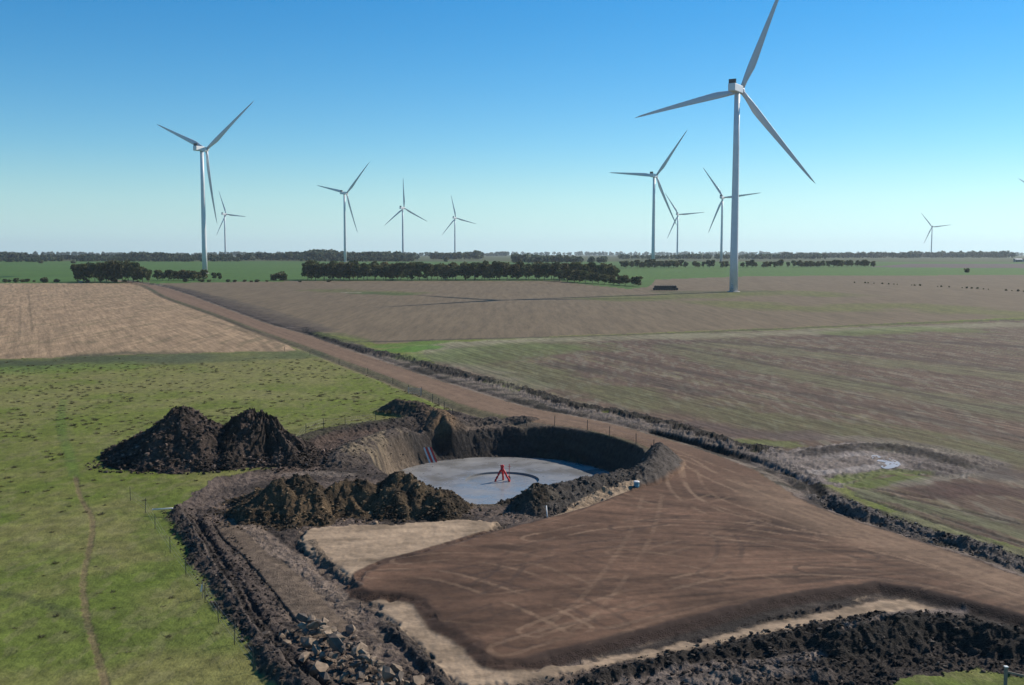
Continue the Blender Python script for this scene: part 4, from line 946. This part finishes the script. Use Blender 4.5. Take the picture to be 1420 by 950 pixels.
for j in order:
    me = TUME[random.randrange(6)]; o = bpy.data.objects.new('weed_tuft', me); COL.objects.link(o); o.location = (S[j, 0], S[j, 1], SZ[j] - .03); o.rotation_euler = (0, 0, random.uniform(0, 6.28)); s_ = SS[j]; o.scale = (s_, s_, s_ * random.uniform(.6, 1))
    tag(o, 'small dark weed tuft dotted over the green pasture left of the road', 'weed', 'weed tufts in the pasture')
Vs = []; Fs = []; Cs = []; k = 0
for j in np.where(~isind)[0]:
    V_, F_, C_ = TU[random.randrange(6)]; a = random.uniform(0, 6.28); ca, sa = math.cos(a), math.sin(a); s_ = SS[j]
    W = np.stack([V_[:, 0] * ca - V_[:, 1] * sa, V_[:, 0] * sa + V_[:, 1] * ca, V_[:, 2] * random.uniform(.6, 1)], 1) * s_ + np.array([S[j, 0], S[j, 1], SZ[j] - .03]); Vs.append(W); Fs.append(F_ + k); Cs.append(C_ * random.uniform(.7, 1.3)); k += len(V_)
o = build_mesh('pasture_weeds', np.vstack(Vs), np.vstack(Fs), np.vstack(Cs), M['weed'], False); tag(o, 'smaller weeds scattered through the pasture', 'weeds', None, 'stuff')

# ------------------------------------------------------------------ rock pile
M['rock'] = mat_plain('basalt_rock', (.21, .160, .115), .9, .5, 1.1, spec=.2, bump=.6)
M['rock2'] = mat_plain('grey_rock', (.10, .083, .070), .9, .4, 1.1, spec=.2, bump=.6)
RK = [rock_me('rock', 400 + k, M['rock'] if k % 3 else M['rock2'], 13, (1, random.uniform(.6, .9), random.uniform(.5, .8))) for k in range(9)]
rk = []
PILE = catmull(unp([(428, 872), (462, 898), (500, 925), (540, 955)]), 6)
tries = 0
while len(rk) < 120 and tries < 4000:
    tries += 1
    c = PILE[random.randrange(len(PILE))]; u = random.gauss(0, .9); v = random.gauss(0, .8); x, y = c[0] + u, c[1] + v; s_ = random.choice([.16, .22, .3, .38, .46, .56, .64]) * random.uniform(.8, 1.2)
    if any((x - a) ** 2 + (y - b) ** 2 < (.6 * (s_ + t)) ** 2 for a, b, t in rk): continue
    rk.append((x, y, s_))
RA = np.array(rk); gz = ground_z(RA[:, 0], RA[:, 1]); dp = linedist(RA[:, 0], RA[:, 1], PILE)[0]
for (x, y, s_), g, d in zip(rk, gz, dp):
    o = bpy.data.objects.new('rock', RK[random.randrange(9)]); COL.objects.link(o); o.scale = (s_ * random.uniform(.9, 1.3), s_, s_ * random.uniform(.85, 1.15)); o.rotation_euler = (random.uniform(-.5, .5), random.uniform(-.5, .5), random.uniform(0, 6.28)); o.location = (x, y, g + .12 * s_ + max(0, 1.4 - d) * .75)
    tag(o, 'broken rock in the loose pile at the lower left edge of the site', 'rock', 'rocks piled beside the windrow')
for (px_, py_, s_, lab) in ((846, 940, .35, None), (886, 948, .4, None), (112, 655, .5, None)):
    pass

# ------------------------------------------------------------------ clods over the worked ground
def scatter_clods(name, poly_px, n, sz, cols, label):
    P = np.array(unp(poly_px)); mn, mx = P.min(0), P.max(0); x = rng.uniform(mn[0], mx[0], n * 4); y = rng.uniform(mn[1], mx[1], n * 4)
    k = inside(x, y, P) & ~inside(x, y, ROADPOLY); x, y = x[k][:n], y[k][:n]; s_ = sz[0] + (sz[1] - sz[0]) * rng.random(len(x)) ** 3; z = ground_z(x, y)
    c = np.array(cols)[rng.integers(0, len(cols), len(x))] * rng.uniform(.6, 1.3, (len(x), 1))
    o = clod_mesh(name, np.stack([x, y, z + s_ * .25], 1), s_, c, M['soil']); tag(o, label, 'clods', None, 'stuff')
scatter_clods('soil_clods', [(222, 706), (300, 700), (330, 745), (420, 868), (640, 945), (400, 965), (280, 825)], 3200, (.04, .2), [(.07, .058, .05), (.12, .1, .085), (.03, .026, .024)], 'clods over the left windrow and clay')
scatter_clods('soil_clods', [(700, 950), (900, 900), (1150, 850), (1300, 840), (1440, 870), (1440, 935), (1260, 930), (1200, 990), (700, 990)], 3200, (.04, .24), [(.03, .026, .024), (.05, .042, .037), (.12, .10, .085)], 'clods over the dark spoil below the pad')
scatter_clods('soil_clods', [(1130, 680), (1180, 695), (1300, 735), (1430, 775), (1430, 795), (1300, 760), (1180, 722), (1140, 705)], 900, (.06, .26), [(.10, .088, .08), (.17, .15, .135), (.05, .044, .04)], 'clods on the windrow right of the road')

scatter_clods('soil_clods', [(690, 712), (720, 684), (742, 672), (835, 658), (880, 648), (912, 632), (916, 645), (890, 672), (830, 688), (758, 716)], 900, (.06, .26), [(.10, .088, .08), (.14, .125, .11), (.04, .036, .032)], 'clods on the bund round the pit')
scatter_clods('soil_clods', [(440, 610), (500, 592), (600, 568), (690, 588), (640, 600), (600, 620), (520, 660), (430, 660)], 900, (.05, .24), [(.08, .066, .055), (.13, .105, .085), (.035, .03, .026)], 'clods on the banks left of the pit')

# ------------------------------------------------------------------ fences, stakes and small site things
M['picket'] = mat_plain('dark_star_picket', (.035, .035, .033), .6, .2, 4)
M['timber'] = mat_plain('weathered_timber', (.22, .19, .15), .9, .2, 3)
M['wire'] = mat_plain('fence_wire', (.25, .25, .25), .5, .1, 3, metal=.5)
M['blue'] = mat_plain('pale_blue_plastic', (.10, .26, .33), .5, .1, 4)
def fence(pts_px, hgt, label, wires=(.35, .75, 1.15), rad=.026, rp=None):
    P = unp(pts_px); z = ground_z([p[0] for p in P], [p[1] for p in P]); root = empty('fence', (P[0][0], P[0][1], float(z[0]))); o0 = Vector(root.location)
    tops = []
    for k, (p, zz) in enumerate(zip(P, z)):
        b = Vector((p[0], p[1], float(zz))) - o0; hh = hgt * random.uniform(.92, 1.06); lean = Vector((random.uniform(-.05, .05), random.uniform(-.05, .05), 0)) * hh
        MB().tube([b - Vector((0, 0, .2)), b + lean + Vector((0, 0, hh))], rad, 6).build('post', M['picket'], root); tops.append((b, lean, hh))
    for f in wires:
        for k in range(len(tops) - 1):
            a, b = tops[k], tops[k + 1]; pa = a[0] + a[1] * (f / hgt) + Vector((0, 0, f)); pb = b[0] + b[1] * (f / hgt) + Vector((0, 0, f)); mid = (pa + pb) / 2 - Vector((0, 0, .04))
            MB().tube([pa, mid, pb], .006, 4).build('wire', M['wire'], root)
    tag(root, label, 'fence'); return root
fence([(181, 694), (201.5, 711), (215, 733), (236, 767), (258, 797), (284.5, 832), (303, 862), (325, 893), (352, 930)], 1.35, 'dark picket fence along the pasture side of the left windrow')
fence([(386, 648), (424, 600), (449, 592.5), (479, 591), (521, 585)], 1.35, 'picket fence on the pasture behind the dark earth bank', rad=.04)
fence([(585, 546), (600, 557.5), (609, 564), (616, 569), (628, 577)], 1.4, 'short fence beside the road between pasture and spur of earth', rad=.05)
fence([(730, 589), (769, 592), (815, 598), (845, 606), (882, 617.5), (906, 627)], 1.35, 'row of pickets between the far pit rim and the road', rad=.045, wires=(1.1,))
GP = unp([(420, 484), (450, 495), (480, 506), (512, 518), (545, 531), (566, 540)]); 
fence([(395, 487), (430, 493), (470, 504), (510, 517), (545, 531), (566, 541)], 1.2, 'thin fence on the near side of the straight road', rad=.05)
# gate
x, y = un(575, 546); z = float(ground_z(x, y)[0]); root = empty('field_gate', (x, y, z), -.55)
for sx in (-1.35, 1.35): MB().tube([(sx, 0, -.2), (sx, 0, 1.35)], .06, 8).build('gate_post', M['steel'], root)
for zz in (.25, .5, .75, 1.0, 1.2): MB().tube([(-1.3, 0, zz), (1.3, 0, zz)], .028, 6).build('rail', M['steel'], root)
tag(root, 'pale steel gate by the road edge where the pasture meets the pit', 'gate')
# timber post and rail at the bottom right
x, y = un(1394, 952); z = float(ground_z(x, y)[0]); root = empty('timber_fence', (x, y, z))
MB().box((0, 0, .5), (.14, .14, 1.3)).build('post', M['timber'], root); MB().box((0, 0, 1.17), (.2, .2, .05)).build('cap', M['white'], root)
MB().box((1.3, -.5, .72), (2.8, .05, .1), Matrix.Rotation(-.36, 3, 'Z') @ Matrix.Rotation(.12, 3, 'Y')).build('rail', M['timber'], root)
tag(root, 'pale capped timber post with a rail in the grass at the bottom right', 'fence post')
# white ribbon stake
x, y = un(281, 829); z = float(ground_z(x, y)[0]); root = empty('survey_stake', (x, y, z))
MB().tube([(0, 0, -.1), (.03, 0, 1.2)], .022, 6).build('stake', M['timber'], root); MB().box((-.06, 0, .75), (.09, .015, .55), Matrix.Rotation(.2, 3, 'Y')).build('ribbon', M['white'], root)
tag(root, 'stake with a white ribbon standing in the grass beside the left windrow', 'stake')
# drum by the bund
x, y = un(882.5, 680); z = float(ground_z(x, y)[0]); root = empty('plastic_drum', (x, y, z))
MB().lathe([(.24, 0), (.27, .04), (.28, .2), (.3, .22), (.28, .25), (.28, .46), (.3, .48), (.28, .52)], 20).build('body', M['blue'], root, False); MB().lathe([(.31, .515), (.31, .6), (.26, .64)], 20).build('lid', M['white'], root)
tag(root, 'blue plastic drum with a white lid at the edge of the pad', 'drum')
# pipes
def pipe(px0, px1, rad, mat, name, label, cat, lift0=.05, lift1=.05):
    p0, p1 = un(*px0), un(*px1); z0, z1 = float(ground_z(*p0)[0]) + lift0, float(ground_z(*p1)[0]) + lift1; root = empty(name, (p0[0], p0[1], z0))
    d = Vector((p1[0] - p0[0], p1[1] - p0[1], z1 - z0)); MB().tube([(0, 0, 0), d * .5, d], rad, 10).build('tube', mat, root, True)
    MB().tube([d * .985, d * 1.02], rad * 1.25, 10).build('collar', mat, root); tag(root, label, cat)
pipe((759, 719), (757.5, 716), .05, M['white'], 'pvc_pipe', 'white plastic pipe leaning on the rough end of the bund', 'pipe', .05, 1.2)
pipe((240, 715), (212, 714), .06, M['white'], 'pvc_pipe', 'long pale pipe lying level at the head of the left windrow', 'pipe', .55, .55)
pipe((831, 660), (826, 652), .03, M['timber'], 'wooden_stick', 'thin stick leaning in the dark shade of the pit wall', 'stick', -1.0, -.2)
# red and white boards on the pit bank
bx_, by_ = -10.9, 132.9; z = float(ground_z(bx_, by_)[0]); root = empty('warning_boards', (bx_, by_, z), .2)
for k in range(4): MB().box((k * .3 - .45, 0, 1.0), (.19, .05, 2.2), Matrix.Rotation(-.35, 3, 'Y') @ Matrix.Rotation(-.3, 3, 'X')).build('board', M['red'] if k % 2 else M['white'], root)
tag(root, 'slanted red and white boards leaning at the left end of the pit wall', 'barrier')
# far things: bale stack, sheds, trough
M['bale'] = mat_plain('dark_wrap', (.025, .024, .026), .55, .3, .8)
x, y = un(923, 402.5); z = float(base_z(x, y)); root = empty('bale_stack', (x, y, z), -.05)
for k in range(10):
    o = MB().tube([(-6.6 + k * 1.45, -.9, .75), (-6.6 + k * 1.45, .9, .75)], [.78, .78], 12).build('bale', M['bale'], root); o.location.z = 0
    if k % 2 == 0 or k < 9: o = MB().tube([(-5.9 + k * 1.42, -.85, 2.0), (-5.9 + k * 1.42, .85, 2.0)], [.74 + .06 * random.random()] * 2, 12).build('bale', M['bale'], root)
tag(root, 'long low dark stack of wrapped bales left of the nearest turbine', 'bales')
M['shed'] = mat_plain('pale_roof_sheet', (.55, .54, .52), .5, .1, .4); M['shedr'] = mat_plain('red_roof_sheet', (.36, .17, .14), .6, .1, .4); M['shedw'] = mat_plain('shed_wall', (.30, .28, .26), .8, .1, .4)
def shed(px_, dist, L, W, H, roof, label, rz=0.0):
    x, y = at_depth(px_, dist); root = empty('farm_shed', (x, y, float(base_z(x, y))), rz)
    MB().box((0, 0, H / 2), (L, W, H)).build('wall', M['shedw'], root)
    v = [(-L / 2 - .4, -W / 2 - .5, H - .1), (L / 2 + .4, -W / 2 - .5, H - .1), (L / 2 + .4, 0, H + W * .2), (-L / 2 - .4, 0, H + W * .2), (-L / 2 - .4, W / 2 + .5, H - .1), (L / 2 + .4, W / 2 + .5, H - .1)]
    v2 = [(a, b, c + .15) for a, b, c in v]; obj_from('roof', v + v2, [(0, 3, 2, 1), (3, 4, 5, 2), (6, 7, 8, 9), (9, 8, 11, 10), (0, 1, 7, 6), (4, 10, 11, 5), (0, 6, 9, 3), (3, 9, 10, 4), (1, 2, 8, 7), (2, 5, 11, 8)], roof, root)
    for k in range(3): MB().box((-L * .3 + k * L * .3, -W / 2 - .04, H * .42), (L * .16, .08, H * .8)).build('door', M['cooler'], root)
    tag(root, label, 'shed')
shed(923, 1330, 18, 9, 3.2, M['shed'], 'pale roofed shed among the trees right of the second right turbine')
shed(1411, 1750, 12, 8, 4, M['shed'], 'left pale shed at the right picture edge below the horizon')
shed(1424, 1760, 13, 8, 4.5, M['shedr'], 'reddish shed at the right picture edge below the horizon')
x, y = un(112, 391.5); root = empty('stock_trough', (x, y, float(base_z(x, y)))); MB().box((0, 0, .45), (2.6, 1.0, .9)).build('tank', M['concrete_dry'], root); MB().box((0, 0, .93), (2.4, .8, .06)).build('rim', M['white'], root); tag(root, 'small white water trough on the edge of the stubble field', 'trough')
# puddle in the mud
M['water'] = mat_plain('muddy_water', (.34, .32, .31), .35, .15, 1, spec=.5)
pp = catmull(unp([(1208, 633), (1216, 632), (1224, 635), (1236, 637), (1246, 641), (1248, 646), (1236, 650), (1226, 650), (1221, 646), (1228, 642), (1214, 639)]), 4, True)
zp = float(np.median(ground_z(pp[:, 0], pp[:, 1]))) + .03
obj_from('puddle', [(a, b, zp) for a, b in pp], [tuple(range(len(pp)))], M['water'])['kind'] = 'structure'

# ------------------------------------------------------------------ haze
def haze():
    b = MB().box((0, 7500, 104), (44000, 16400, 224)); o = b.build('haze', None); m = bpy.data.materials.new('haze_air'); m.use_nodes = True; n = m.node_tree.nodes; n.clear()
    out = n.new('ShaderNodeOutputMaterial'); v = n.new('ShaderNodeVolumePrincipled'); v.inputs['Color'].default_value = (.80, .93, 1.0, 1); v.inputs['Density'].default_value = 5.5e-5; v.inputs['Anisotropy'].default_value = .25
    m.node_tree.links.new(v.outputs[0], out.inputs['Volume']); o.data.materials.append(m); tag(o, 'thin pale blue air over the plain', 'haze', None, 'stuff')
haze()
